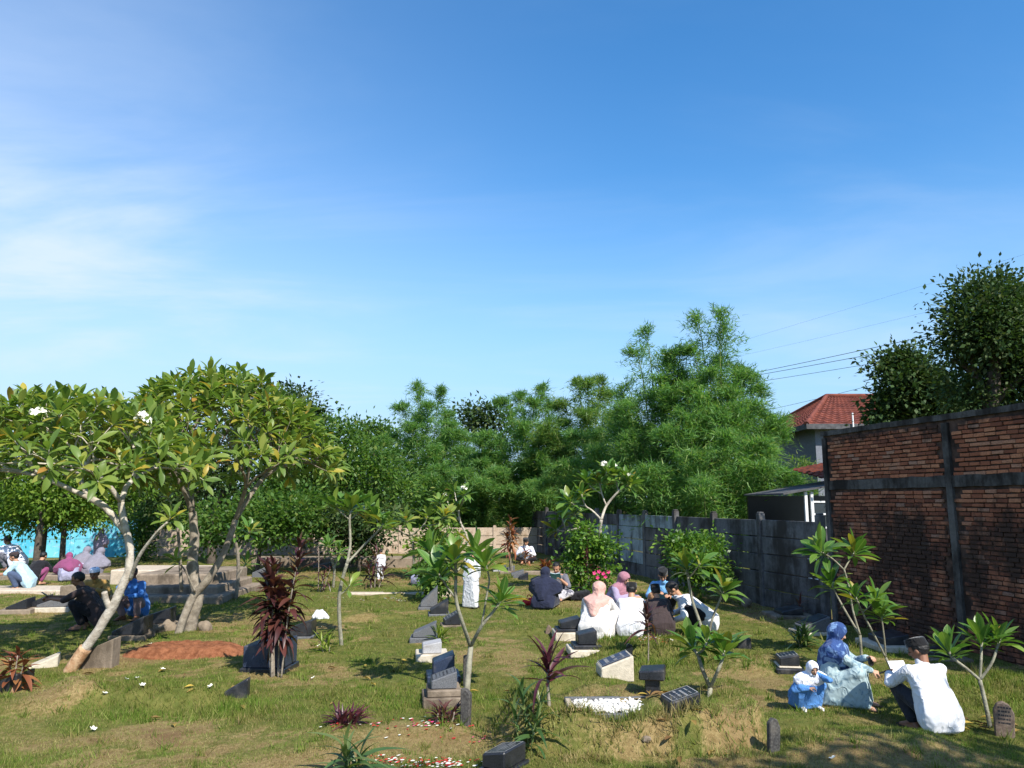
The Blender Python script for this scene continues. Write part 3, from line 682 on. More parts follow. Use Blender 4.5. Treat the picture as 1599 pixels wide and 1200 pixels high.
def rosette(tip, axis, n, L, q, spread=(20, 95), bias=None):
    """leaf places (matrix, variant) spiralling round a shoot tip"""
    axis = axis.normalized(); Mx = frame(axis); out = []; a0 = q.uniform(0, 6.28)
    for i in range(n):
        f = (i + 0.5) / n; th = R(spread[0] + (spread[1] - spread[0]) * f ** 0.8 + q.uniform(-9, 9)); ph = a0 + i * 2.39996 + q.uniform(-.25, .25)
        d = Mx @ Vector((math.cos(th), math.sin(th) * math.cos(ph), math.sin(th) * math.sin(ph)))
        base = tip - axis * (0.09 * L / 0.34 * f) + d * 0.012
        l = L * q.uniform(0.72, 1.1) * (0.62 + 0.42 * math.sin(math.pi * min(1, f * 0.8 + 0.15)))
        up = axis * 0.6 + Vector((0, 0, 0.6)) - d * d.z
        M = Matrix.Translation(base) @ frame(d, up, q.uniform(-.3, .3)).to_4x4() @ Matrix.Diagonal((l, l * q.uniform(.88, 1.15), l, 1))
        out.append((M, q.randrange(100)))
    return out
def put_leaves(parent, kit, places, cap=300, view_sort=True):
    k = KIT[kit]; o0 = parent.location
    if view_sort and len(places) > cap: places = sorted(places, key=lambda p: p[0].translation.y - 0.4 * p[0].translation.z)
    for M, v in places[:cap]:
        o = bpy.data.objects.new(k.name, k.me[v % len(k.me)]); link(o, parent); o.matrix_basis = Matrix.Translation(-o0) @ M
    rest = places[cap:]
    if rest:
        Vs, Fs, b = [], [], 0
        for M, v in rest:
            V, F = k.geo[v % len(k.geo)]; A = np.array(M, np.float32)
            Vs.append(V @ A[:3, :3].T + A[:3, 3] - np.array(o0, np.float32)); Fs.append(F + b); b += len(V)
        stuff(obj('foliage', mesh_from('foliage', np.concatenate(Vs), np.concatenate(Fs), [k.mat], smooth=True), parent))
def flower_mesh():
    m = MB()
    for i in range(5):
        a = 2 * math.pi * i / 5; c, s = math.cos(a), math.sin(a); px, py = -s, c
        m.add([(0, 0, 0), (c * .02 + px * .016, s * .02 + py * .016, .012), (c * .042 + px * .010, s * .042 + py * .010, .016), (c * .045 - px * .008, s * .045 - py * .008, .013), (c * .02 - px * .013, s * .02 - py * .013, .006)], [(0, 1, 2, 3, 4)])
    return m.mesh('flower', [MAT['petal_white']])
FLOWER = flower_mesh()
def flower_bunch(parent, p, q, n=7, s=1.0, rad=0.09):
    for i in range(n):
        d = Vector((q.gauss(0, 1), q.gauss(0, 1), abs(q.gauss(0, .8)))).normalized()
        o = bpy.data.objects.new('flower', FLOWER); link(o, parent)
        o.location = Vector(p) - parent.location + d * rad; o.rotation_mode = 'QUATERNION'; o.rotation_quaternion = d.to_track_quat('Z', 'Y'); o.scale = (s * 1.5,) * 3

# ================================================================== frangipani trees
def cluster(pts, k, q):
    c = q.sample(pts, k)
    for _ in range(6):
        g = [[] for _ in range(k)]
        for p in pts: g[min(range(k), key=lambda i: (p - c[i]).length_squared)].append(p)
        c = [sum(x, Vector()) / len(x) if x else c[i] for i, x in enumerate(g)]
    return [x for x in g if x]
def limbs(m, node, d, tips, q, rt, out, pw=0.46, lift=0.25, f=(0.3, 0.45), nside=7):
    """branch towards the shoot tips, splitting as it goes"""
    n = len(tips); r = rt * n ** pw
    if n == 1:
        t = tips[0]; mid = node.lerp(t, 0.5) + (d * 0.12 - Vector((0, 0, 0.06))) * (t - node).length
        m.tube(smooth_path([node, mid, t], 4), [r * (1.15 - 0.2 * i / 8) for i in range(9)], nside)
        ax = (t - mid).normalized() + Vector((0, 0, lift * 1.6)); out.append((t, ax.normalized())); return
    for g in cluster(tips, 3 if (n > 5 and q.random() < 0.45) else 2, q):
        c = sum(g, Vector()) / len(g); ln = (c - node).length
        if len(g) == n:
            g2 = g[: n // 2]; limbs(m, node, d, g2, q, rt, out, pw, lift, f, nside); limbs(m, node, d, g[n // 2:], q, rt, out, pw, lift, f, nside); return
        if len(g) == 1: limbs(m, node, d, g, q, rt, out, pw, lift, f, nside); continue
        nn = node + (c - node) * q.uniform(*f) + d * ln * 0.06 - Vector((0, 0, ln * 0.05)); rg = rt * len(g) ** pw
        mid = node.lerp(nn, 0.5) + d * ln * 0.05
        m.tube(smooth_path([node, mid, nn], 3), [rg * 1.12 - rg * 0.12 * i / 6 for i in range(7)], nside)
        limbs(m, nn, (nn - mid).normalized(), g, q, rt, out, pw, lift, f, nside)
def dome(c, rx, ry, z0, z1, n, q, lo=0.0):
    pts = []
    while len(pts) < n:
        a = q.uniform(0, 6.2832); r = math.sqrt(q.uniform(lo, 1)); x, y = r * math.cos(a), r * math.sin(a)
        p = Vector((c[0] + x * rx, c[1] + y * ry, z0 + (z1 - z0) * (1 - r ** 2.3) + q.uniform(-.22, .16)))
        if all((p - o).length > 0.2 for o in pts) or q.random() < 0.05: pts.append(p)
    return pts
def frangipani(name, label, Y, trunk, radii, tips, root=None, kit='plumeria', L=0.35, per=13, rt=0.013, bark='pale_bark', seed=1, flowers=6, extra=(), foot=None, group=None):
    q = random.Random(seed); P = [at(x, y, Y + dy) for x, y, dy in trunk]
    base = Vector((P[0].x, P[0].y, H(P[0].x, P[0].y))); P[0].z = base.z - 0.08
    t = empty(name, base); tag(t, label, 'tree', group)
    m = MB(); sp = smooth_path([p - base for p in P], 5); n = len(sp)
    rr = np.interp(np.linspace(0, 1, n), np.linspace(0, 1, len(radii)), radii)
    sp = [p + Vector((mnoise.noise((p.x * 3, p.z * 4, seed)), mnoise.noise((p.z * 4, p.y, seed + 5)), 0)) * rr[i] * 0.35 for i, p in enumerate(sp)]
    m.tube(sp, [r * (1 + 0.16 * mnoise.noise((i * 0.7, seed, 0))) for i, r in enumerate(rr)], 12)
    out = []
    limbs(m, P[-1] - base, (sp[-1] - sp[-3]).normalized(), [x - base for x in tips], q, rt, out)
    for (pts, ra, tp) in extra:      # further stems from the foot
        E = [at(x, y, Y + dy) - base for x, y, dy in pts]; s2 = smooth_path(E, 5)
        m.tube(s2, list(np.interp(np.linspace(0, 1, len(s2)), np.linspace(0, 1, len(ra)), ra)), 10)
        if tp: limbs(m, E[-1], (s2[-1] - s2[-3]).normalized(), [x - base for x in tp], q, rt, out)
    m.build('trunk', [MAT[bark]], t, smooth=True)
    if foot:
        fm = MB(); fp = smooth_path([at(x, y, Y - 0.012) - base for x, y in foot], 4); fm.tube(fp, [radii[0] * 1.06] * len(fp), 12); fm.build('bare_foot', [MAT['bare_wood']], t, smooth=True)
    pl = []
    for tip, ax in out: pl += rosette(tip + base, ax, q.randint(per - 3, per + 2), L * q.uniform(0.85, 1.12), q)
    put_leaves(t, kit, pl)
    for tip, ax in q.sample(out, min(flowers, len(out))): flower_bunch(t, tip + base + ax * 0.12, q, q.randint(5, 9))
    return t
qd = random.Random(3)
YA, YB = 11.6, 15.0
cA = at(100, 700, YA); cB = at(335, 700, YB)
tipsA = dome((cA.x, YA + 0.2), 2.0, 1.8, 2.85, 3.95, 160, qd)
frangipani('frangipani_tree', 'leaning frangipani with white trunk and peeled foot at left', YA,
           [(108, 1052, 0), (122, 1030, 0), (150, 990, 0), (178, 945, 0), (197, 900, 0), (203, 865, 0), (197, 832, 0)], [0.084, 0.070, 0.066, 0.065, 0.060, 0.055, 0.052], tipsA, seed=5, rt=0.0064,
           foot=[(106, 1054), (117, 1036), (134, 1012)], flowers=6,
           extra=[([(172, 950, 0), (166, 938, -.05), (163, 925, -.1)], [0.05, 0.042, 0.04], []), ([(203, 905, 0), (218, 868, -.2), (245, 832, -.35), (262, 815, -.4)], [0.03, 0.025, 0.02, 0.018], [at(266, 808, YA - .45)])])
tipsB = dome((cB.x, YB + 0.2), 2.35, 2.1, 3.1, 4.85, 300, qd)
def split_tips(T, f): return [p for p in T if f(p)], [p for p in T if not f(p)]
tb_right, tb_left = split_tips(tipsB, lambda p: p.x > cB.x + 0.25)
frangipani('frangipani_tree', 'broad many-stemmed frangipani with domed crown behind the leaning one', YB,
           [(296, 992, 0), (302, 962, 0), (308, 930, 0), (300, 885, 0.05), (304, 845, 0.1), (300, 800, 0.1)], [0.125, 0.105, 0.112, 0.105, 0.09, 0.072], tb_left, seed=9, rt=0.0062, bark='grey_bark', flowers=7,
           extra=[([(276, 998, -.25), (288, 962, -.2), (303, 930, -.1), (325, 905, -.1), (350, 862, 0), (368, 812, 0.1)], [0.075, 0.07, 0.075, 0.07, 0.06, 0.055], tb_right),
                  ([(283, 925, 0.3), (281, 870, 0.35), (277, 820, 0.4)], [0.035, 0.03, 0.028], [at(262, 775, YB + .4), at(285, 765, YB + .5)]),
                  ([(305, 925, -.2), (290, 893, -.35), (280, 880, -.4)], [0.02, 0.016, 0.014], [at(275, 876, YB - .45)])])

def sapling(label, base, stems, L=0.36, per=20, seed=1, r0=0.028, bark='sapling_bark', kit='sapling', flowers=0, depth=0.25, Y=None, name='frangipani_sapling', spread=(18, 92)):
    """stems: pixel polylines that start anywhere on the plant; a tip flagged 1 carries leaves"""
    q = random.Random(seed); g = gp(*base)
    Yb = Y or g.y; b = at(base[0], base[1], Yb); b.z = H(b.x, b.y)
    t = empty(name, b); tag(t, label, 'small tree')
    m = MB(); pl = []; tips = []
    known = {}
    for (pts, ra, rb, tip) in stems:
        dy = q.uniform(-depth, depth); E = []
        for i, (x, y) in enumerate(pts):
            if (x, y) in known: w = known[(x, y)]
            else:
                w = at(x, y, Yb + (dy * i / max(1, len(pts) - 1))); known[(x, y)] = w
            E.append(w - b)
        if pts[0] == base: E[0].z = -0.06
        s2 = smooth_path(E, 4); n = len(s2)
        m.tube(s2, [ra + (rb - ra) * i / (n - 1) for i in range(n)], 9)
        if tip:
            ax = (s2[-1] - s2[-3]).normalized() + Vector((0, 0, 0.7)); tips.append(E[-1] + b)
            pl += rosette(E[-1] + b, ax, int(per * tip), 1.06 * L * (0.75 + 0.25 * min(tip, 1.2)) * q.uniform(.92, 1.08), q, spread)
    m.build('trunk', [MAT[bark]], t, smooth=True); put_leaves(t, kit, pl)
    for i in range(flowers): flower_bunch(t, q.choice(tips) + Vector((q.uniform(-.1, .1), -.05, .22)), q, 5, 0.9, 0.06)
    return t
sapling('slender frangipani sapling beside the tall red cordyline', (534, 1008), [([(534, 1008), (530, 968), (530, 930), (536, 900), (542, 880)], .034, .028, 0), ([(542, 880), (547, 850), (546, 812), (549, 792)], .026, .018, 1.3), ([(542, 880), (565, 855), (592, 828), (598, 818)], .02, .014, .7),
        ([(546, 812), (530, 798), (524, 790)], .012, .01, .7), ([(592, 828), (588, 808)], .01, .01, .9), ([(530, 930), (540, 922), (546, 914)], .012, .009, .35), ([(546, 812), (562, 800), (572, 794)], .012, .01, .7)], seed=21, L=.40)
sapling('frangipani sapling with forked grey trunk in the middle of the graves', (728, 1082), [([(728, 1082), (732, 1045), (735, 1010)], .042, .036, 0), ([(735, 1010), (722, 972), (712, 935), (712, 895), (710, 872)], .027, .018, 1.4), ([(712, 935), (697, 915), (684, 895)], .015, .012, 1.0),
        ([(735, 1010), (752, 978), (773, 952), (782, 938)], .025, .016, 1.3), ([(752, 978), (760, 930), (764, 905), (758, 880)], .014, .011, 1.1), ([(712, 895), (690, 872), (672, 862)], .013, .01, 1.0), ([(712, 895), (730, 872), (742, 862)], .013, .01, 1.0)], seed=22, L=.37, depth=.3)
sapling('low forked frangipani sapling nearest the black headstone at right centre', (1107, 1090), [([(1107, 1090), (1109, 1074)], .03, .028, 0), ([(1109, 1074), (1097, 1046), (1090, 1024), (1080, 1010)], .024, .016, .9), ([(1109, 1074), (1120, 1050), (1128, 1030), (1131, 1016)], .02, .015, 1.2), ([(1090, 1024), (1100, 1012), (1104, 1004)], .014, .012, .6)], seed=23, L=.34)
sapling('leggy frangipani sapling standing beside the bending man in white', (1103, 1000), [([(1103, 1000), (1092, 970), (1081, 938), (1075, 905), (1073, 886)], .030, .020, 1.4), ([(1103, 1000), (1113, 965), (1124, 938), (1130, 922)], .022, .016, 1.2), ([(1075, 905), (1088, 888), (1094, 880)], .013, .011, .7)], seed=24, L=.42)
sapling('frangipani sapling with two tiers of leaves in front of the brick wall', (1345, 1022), [([(1345, 1022), (1343, 992)], .022, .02, 0), ([(1343, 992), (1328, 968), (1312, 940), (1298, 912)], .018, .013, 1.1), ([(1343, 992), (1332, 955), (1325, 915), (1318, 890)], .017, .014, 0), ([(1318, 890), (1300, 873), (1282, 862)], .013, .011, 1.2), ([(1318, 890), (1328, 872), (1335, 862)], .013, .011, 1.2)], seed=25, L=.38, Y=12.3)
sapling('thin leaning frangipani sapling between the woman in blue and the man', (1402, 1062), [([(1402, 1062), (1383, 1027)], .018, .017, 0), ([(1383, 1027), (1364, 990), (1347, 957), (1336, 932)], .015, .012, 1.1), ([(1383, 1027), (1381, 1000), (1378, 976), (1376, 960)], .013, .011, 1.2), ([(1347, 957), (1360, 945), (1368, 936)], .01, .009, .6)], seed=26, L=.36, depth=.15)
sapling('three-armed frangipani sapling beside the brown headstone at far right', (1547, 1136), [([(1547, 1136), (1540, 1105), (1530, 1062)], .024, .021, 0), ([(1530, 1062), (1510, 1045), (1488, 1028), (1482, 1018)], .017, .014, 1.0), ([(1530, 1062), (1532, 1030), (1533, 1000)], .016, .013, 1.1), ([(1530, 1062), (1548, 1037), (1557, 1012), (1561, 998)], .016, .013, 1.1)], seed=27, L=.30, depth=.2)
sapling('tall flowering frangipani in front of the precast wall', (948, 922), [([(948, 922), (944, 880), (937, 835), (939, 812)], .06, .045, 0), ([(939, 812), (947, 790), (966, 768), (984, 756)], .04, .024, 1.2), ([(939, 812), (925, 798), (914, 790), (908, 772)], .03, .02, 1.2), ([(937, 835), (912, 824), (884, 830), (866, 826)], .03, .02, 1.1), ([(947, 790), (940, 772), (936, 752)], .025, .018, 1.2),
        ([(966, 768), (962, 752), (958, 742)], .02, .016, 1.2), ([(914, 790), (900, 790), (890, 784)], .02, .016, 1.1), ([(912, 824), (900, 810), (896, 800)], .02, .016, 1.1), ([(884, 830), (880, 816), (878, 808)], .018, .014, 1.0), ([(940, 772), (922, 760), (916, 750)], .018, .014, 1.0), ([(966, 768), (976, 752), (978, 745)], .016, .014, 1.0), ([(936, 752), (944, 744), (948, 738)], .014, .012, 1.0)], seed=28, L=.46, Y=21.5, flowers=5, bark='pale_bark', name='frangipani_tree', depth=.5)
sapling('thin pale frangipani by the low back wall', (729, 872), [([(729, 872), (729, 840), (718, 814), (716, 795)], .05, .035, 1.1), ([(718, 814), (705, 798), (698, 782)], .03, .022, 1.0), ([(716, 795), (724, 780), (726, 772)], .025, .02, 1.0), ([(705, 798), (692, 792), (686, 785)], .02, .018, .9), ([(716, 795), (712, 780), (710, 768)], .02, .018, 1.0)], seed=29, L=.5, Y=30, flowers=3, bark='pale_bark', depth=.6, name='frangipani_tree')
sapling('spreading low frangipani behind the forked sapling', (648, 886), [([(648, 886), (645, 850), (640, 838)], .05, .04, 0), ([(640, 838), (624, 830), (612, 822)], .03, .02, 1.1), ([(640, 838), (638, 822), (634, 812)], .03, .02, 1.1), ([(640, 838), (660, 822), (668, 806)], .03, .02, 1.1), ([(660, 822), (684, 818), (694, 806)], .025, .018, 1.1), ([(645, 850), (668, 840), (676, 832)], .02, .018, 1.0)], seed=30, L=.46, Y=25, depth=.7, name='frangipani_tree', kit='plumeria')
sapling('small frangipani under the left edge of the broad crown', (368, 935), [([(368, 935), (372, 900), (371, 862), (365, 835)], .05, .035, 1.0), ([(371, 862), (384, 842), (390, 830)], .025, .02, 1.0), ([(372, 900), (378, 890), (384, 880)], .015, .012, .6)], seed=31, L=.40, bark='grey_bark', depth=.4)
sapling('young frangipani near the low wall left of centre', (520, 918), [([(520, 918), (522, 890), (516, 868), (512, 852)], .04, .03, 1.0), ([(522, 890), (527, 872), (530, 862)], .02, .018, .9)], seed=32, L=.42, bark='sapling_bark', depth=.4)

# ================================================================== cordylines and strap-leaved plants
def strap_plant(name, label, base, Y=None, kit='red', stems=((0, 0, 0.8, 0.35),), L=0.4, n=26, lean=0.25, seed=1, stem_r=0.012, spread=(12, 120), stem_mat='grey_bark', cat='plant', low=0.0):
    """stems: (dx, dy, height, leafless share); leaves spiral up each stem"""
    q = random.Random(seed); b = gp(*base) if Y is None else at(base[0], base[1], Y); b.z = H(b.x, b.y)
    t = empty(name, b); tag(t, label, cat); pl = []
    for (dx, dy, h, bare_) in stems:
        top = Vector((dx + q.uniform(-lean, lean) * h * .5, dy + q.uniform(-lean, lean) * h * .5, h)); bot = Vector((dx * 0.4, dy * 0.4, -0.05))
        P = smooth_path([bot, bot.lerp(top, .5) + Vector((q.uniform(-.03, .03), q.uniform(-.03, .03), 0)), top], 4)
        if h > 0.06:
            m = MB(); m.tube(P, [stem_r * (1 - .4 * i / 8) for i in range(9)], 7); m.build('stem', [MAT[stem_mat]], t, smooth=True)
        ax = (top - bot).normalized(); Mx = frame(ax)
        for i in range(n):
            f = (i + .5) / n; s = bare_ + (1 - bare_) * f; p = bot.lerp(top, s); ph = i * 2.39996 + q.uniform(-.3, .3)
            th = R(spread[1] + (spread[0] - spread[1]) * f ** 0.75 + q.uniform(-12, 12))
            d = Mx @ Vector((math.cos(th), math.sin(th) * math.cos(ph), math.sin(th) * math.sin(ph)))
            if b.z + p.z + d.z * L < b.z + 0.02: d.z = abs(d.z) * 0.2
            l = L * q.uniform(.7, 1.1) * (1.0 - 0.25 * f)
            M = Matrix.Translation(b + p) @ frame(d, Vector((0, 0, 1)) + ax * .3, q.uniform(-.4, .4)).to_4x4() @ Matrix.Diagonal((l, l, l, 1))
            pl.append((M, q.randrange(100)))
    put_leaves(t, kit, pl); return t
q = random.Random(77)
t = strap_plant('cordyline', 'tall bushy dark red cordyline in front of the blue granite grave', (432, 1058), kit='redbroad', L=0.38, n=38, seed=2, stem_r=0.014,
            stems=[(q.uniform(-.22, .26), q.uniform(-.12, .12), hh, .46) for hh in (1.78, 1.36, 1.5, 1.15, 1.28, 1.05, 1.42)], lean=.10)
strap_plant('cordyline', 'small wine red cordyline rising from the turf at centre', (858, 1102), kit='wine', L=0.50, n=24, seed=3, stems=((0, 0, .42, .55),), lean=.1, stem_r=.02, spread=(5, 95))
strap_plant('cordyline', 'coppery orange cordyline on bare stems near the back corner', (798, 895), kit='orange', L=0.42, n=30, seed=4, stems=((.0, 0, 1.75, .52), (.1, .1, 1.4, .6), (-.1, .05, 1.2, .62)), lean=.06, stem_r=.02, spread=(15, 130))
strap_plant('cordyline', 'dark red cordyline in front of the praying group', (1012, 1038), kit='red', L=0.42, n=22, seed=5, stems=((0, 0, .74, .62),), lean=.05, spread=(5, 105))
strap_plant('cordyline', 'deep red cordyline beside the small child in white', (585, 918), kit='red', L=0.5, n=22, seed=6, stems=((0, 0, 1.0, .45), (.25, .1, .5, .3), (-.2, .1, .6, .3)), lean=.1, stem_r=.02)
strap_plant('cordyline', 'thin reddish cordyline behind the slender sapling', (497, 925), kit='red', L=0.34, n=18, seed=7, stems=((0, 0, 1.1, .3), (.3, .1, .6, .3), (.15, -.1, .45, .2)), lean=.1, stem_r=.015)
strap_plant('cordyline', 'little bronze cordyline clump beside the grey headstone base', (694, 1128), kit='red', L=0.24, n=22, seed=8, stems=((0, 0, .12, .1), (.09, .03, .10, .1), (-.07, .02, .09, .1)), spread=(5, 85))
strap_plant('boat_lily', 'purple boat lily rosette in the foreground turf', (537, 1132), kit='wine', L=0.26, n=20, seed=9, stems=((0, 0, .06, 0), (.08, 0, .07, 0), (-.08, .02, .06, 0), (.15, .02, .05, 0)), spread=(5, 75))
strap_plant('cordyline', 'dry terracotta coloured plant at the left edge', (22, 1078), kit='orange', L=0.34, n=16, seed=10, stems=((0, 0, .44, .25), (.12, .02, .36, .2), (-.14, .02, .4, .2)), lean=.2, spread=(25, 130))
strap_plant('cordyline', 'red leaved plant among the low frangipani leaves', (676, 872), kit='red', L=0.5, n=16, seed=12, stems=((0, 0, 1.2, .5), (.4, .1, 1.3, .5), (-.4, 0, 1.0, .5)), Y=26)
strap_plant('cordyline', 'crimson cordyline growing through the flowering bush', (921, 925), kit='wine', L=0.42, n=18, seed=13, stems=((0, 0, 1.05, .6),), Y=20.6, spread=(5, 100), stem_r=.015)
strap_plant('ginger_plant', 'upright green ginger plant with long leaves below the wine red cordyline', (826, 1168), kit='strap', L=0.34, n=13, seed=14, stems=((0, 0, .55, .2), (.12, .05, .42, .2), (-.12, 0, .38, .2), (.05, -.1, .3, .1)), lean=.35, spread=(5, 95), stem_r=.008, stem_mat='culm_green')
strap_plant('ginger_plant', 'arching green strap-leaved plant at the bottom edge', (538, 1212), kit='strap', L=0.44, n=9, seed=15, stems=((0, 0, .2, .2), (.14, .02, .16, .2), (.05, 0, .25, .1)), spread=(5, 85), lean=.4, stem_r=.008, stem_mat='culm_green')
strap_plant('spider_lily', 'drooping green lily behind the low black headstone', (1256, 1012), kit='strap', L=0.42, n=26, seed=16, stems=((0, 0, .26, 0), (.08, .05, .2, 0), (-.1, 0, .2, 0)), spread=(10, 80), stem_r=.006)
strap_plant('spider_lily', 'yellow-green young plant beside the slender sapling foot', (512, 1018), kit='lime', L=0.34, n=12, seed=17, stems=((0, 0, .12, 0), (-.12, .02, .2, 0)), spread=(5, 75), stem_r=.006)
strap_plant('spider_lily', 'green strap leaves growing behind the grey wedge headstone', (686, 1003), kit='lime', L=0.36, n=14, seed=18, stems=((0, 0, .1, 0), (.06, .02, .12, 0)), spread=(5, 70), stem_r=.006)
strap_plant('spider_lily', 'dark strap-leaved plant in the shade of the precast wall', (1250, 962), kit='red', L=0.4, n=16, seed=19, stems=((0, 0, .25, 0),), spread=(5, 90))
strap_plant('cordyline', 'dry brown tuft beside the reading man', (848, 893), kit='orange', L=0.5, n=20, seed=20, stems=((0, 0, .2, 0), (.2, 0, .2, 0)), spread=(5, 80))
strap_plant('cordyline', 'dry leafy plant in front of the far seated person', (820, 884), kit='orange', L=0.5, n=14, seed=33, stems=((0, 0, .5, .2),), spread=(10, 90))

# ================================================================== leaf clouds: bushes, trees, bamboo
def leaf_cloud(P, D, size, wid, rs, flat=0.5, droop=0.0):
    """P leaf places, D outward directions; one bent diamond for each"""
    n = len(P); d = D + rs.randn(n, 3) * 0.75; d[:, 2] -= droop; d /= np.linalg.norm(d, axis=1)[:, None] + 1e-9
    u = rs.randn(n, 3) * flat + np.array([0, 0, 1.0]); s = np.cross(d, u); s /= np.linalg.norm(s, axis=1)[:, None] + 1e-9
    nn = np.cross(s, d); L = size * (0.65 + 0.7 * rs.rand(n))[:, None]; W = L * wid
    V = np.stack([P, P + d * L * 0.45 + s * W * .5 + nn * L * .05, P + d * L - nn * L * .08, P + d * L * 0.45 - s * W * .5 + nn * L * .05], 1)
    F = np.arange(n * 4).reshape(-1, 4)
    return V.reshape(-1, 3).astype(np.float32), F
def crown_points(blobs, nclump, per, rs, cr=0.32, shell=0.55, gaps=True):
    """leaf clumps spread through a union of ellipsoids, thicker towards the skin"""
    w = np.array([b[3] * b[4] * b[5] for b in blobs]) ** (2 / 3); w /= w.sum(); P = []; D = []
    for i in rs.choice(len(blobs), nclump, p=w):
        cx, cy, cz, rx, ry, rz = blobs[i]; v = rs.randn(3); v /= np.linalg.norm(v); r = shell + (1 - shell) * rs.rand() ** 0.7
        if rs.rand() < 0.16: r *= rs.rand()
        f_ = 1.5 / min(rx, rz); g_ = mnoise.noise((cx + v[0] * rx * f_ + 7.7 * i, cy + v[1] * ry * f_, cz + v[2] * rz * f_)) if gaps else 0
        if gaps and g_ < -0.12: continue
        r *= 1 + 0.26 * g_
        c = np.array([cx + v[0] * rx * r, cy + v[1] * ry * r, cz + v[2] * rz * r]); k = int(per * (0.5 + rs.rand()))
        o = rs.randn(k, 3) * cr * (0.6 + 0.8 * rs.rand()) * np.array([1, 1, .7]); P.append(c + o); D.append(o / (np.linalg.norm(o, axis=1)[:, None] + .05) + v * .5)
    return np.concatenate(P), np.concatenate(D)
def broad_tree(name, label, Y, blobs, mat, trunk_px, size=0.16, nclump=200, per=45, cr=0.33, seed=1, r0=0.16, bark='dark_bark', cat='tree', group=None, wid=0.55, depth=0.8, limbsn=9, shell=0.55):
    rs = np.random.RandomState(seed); q = random.Random(seed)
    B = []
    for (px, py, rx, ry) in blobs:
        dy = q.uniform(-.5, .5); c = at(px, py, Y + dy); s = 1 / ppm(c); B.append((c.x, c.y, c.z, rx * s, (rx + ry) / 2 * s * depth, ry * s))
    b = at(trunk_px[0], trunk_px[1], Y); b.z = H(b.x, b.y)
    t = empty(name, b); tag(t, label, cat, group)
    P, D = crown_points(B, nclump, per, rs, cr, shell); keep = P[:, 2] > b.z + 0.05; P, D = P[keep], D[keep]
    V, F = leaf_cloud(P - np.array(b), D, size, wid, rs)
    stuff(obj('crown', mesh_from('crown', V, F, [MAT[mat]]), t))
    tips = [Vector((c[0] + q.uniform(-.5, .5) * c[3], c[1] + q.uniform(-.5, .5) * c[4], c[2] + q.uniform(-.3, .6) * c[5])) - b for c in B for _ in range(max(2, limbsn // len(B)))]
    zlow = min(c[2] - c[5] * .7 for c in B) - b.z; top = Vector((q.uniform(-.1, .1), 0, max(0.12, zlow)))
    m = MB(); m.tube(smooth_path([Vector((0, 0, -.15)), top * .5 + Vector((q.uniform(-.08, .08), 0, 0)), top], 4), [r0 * (1.1 - .35 * i / 8) for i in range(9)], 9)
    limbs(m, top, Vector((0, 0, 1)), tips, q, r0 * 0.22, [], pw=.55, nside=6)
    m.build('trunk', [MAT[bark]], t, smooth=True); return t
def bamboo(label, px, Y, top_py, spread_px, ncul, seed, mat='bamboo_leaf', low=0.12, twigs=46, leaves=15, lsize=0.21, droop=0.38, lean=(0, 0), base_r=0.7):
    rs = np.random.RandomState(seed); q = random.Random(seed)
    if Y > 35: lsize *= 1.3; twigs = int(twigs * 1.35)
    leaves = int(leaves * 1.75); b = at(px, 850, Y); b.z = H(b.x, b.y); ht = at(px, top_py, Y).z; sp = spread_px / ppm(Vector((b.x, b.y, 3)))
    t = empty('bamboo_clump', b); tag(t, label, 'bamboo', 'bamboo clumps beyond the walls')
    cm = MAT['culm_green']; P, D = [], []
    for k in range(ncul):
        a = 2.39996 * k + q.uniform(-.3, .3); rr = math.sqrt((k + .5) / ncul); out = Vector((math.cos(a), math.sin(a) * .8, 0))
        h = ht * (1.0 - 0.42 * rr ** 1.5) * q.uniform(.84, 1.02); f = out * base_r * rr; e = out * sp * rr * q.uniform(.75, 1.05) + Vector((lean[0], lean[1], 0))
        C = [f + Vector((0, 0, -.1)), f + e * .12 + Vector((0, 0, h * .4)), f + e * .45 + Vector((0, 0, h * .78)), f + e * .80 + Vector((0, 0, h * .97)), f + e * 1.05 + Vector((0, 0, h * (1.10 - .26 * rr) * q.uniform(.96, 1.02)))]
        S = smooth_path(C, 5); n = len(S)
        m = MB(); m.tube(S, [0.032 * (1 - .88 * i / (n - 1)) + .003 for i in range(n)], 5); m.build('culm', [cm], t, smooth=True)
        for w in range(twigs):
            s = low + (1 - low) * (w + q.random()) / twigs; i = min(n - 2, int(s * (n - 1))); p = S[i].lerp(S[i + 1], s * (n - 1) - i)
            a2 = q.uniform(0, 6.28); d = Vector((math.cos(a2), math.sin(a2), q.uniform(-.1, .6) + .7 * s * s)) + out * .4; d.normalize()
            ln = q.uniform(.35, 1.25) * (1.12 - .82 * s * s) * (1.2 if s > .25 else .8)
            for j in range(leaves):
                u = (j + q.random()) / leaves; x = p + d * ln * u + Vector((0, 0, -droop * ln * u * u))
                P.append((x.x + q.gauss(0, .08), x.y + q.gauss(0, .08), x.z + q.gauss(0, .08))); D.append((d.x, d.y, d.z - droop * 1.3 * u))
    P, D = np.array(P), np.array(D); n = len(P); d = D + rs.randn(n, 3) * 0.55; d /= np.linalg.norm(d, axis=1)[:, None]
    s = np.cross(d, rs.randn(n, 3) * .6 + np.array([0, 0, 1.])); s /= np.linalg.norm(s, axis=1)[:, None]; L = lsize * (.55 + .8 * rs.rand(n))[:, None]
    V = np.stack([P - s * L * .075, P + s * L * .075, P + d * L], 1).reshape(-1, 3); V[:, 2] = np.maximum(V[:, 2], 0.02)
    stuff(obj('foliage', mesh_from('foliage', V, np.arange(3 * n).reshape(-1, 3), [MAT[mat]]), t)); return t
bamboo('tallest feathery bamboo clump above the right end of the precast wall', 1128, 27.5, 490, 92, 30, 41, twigs=74, leaves=17)
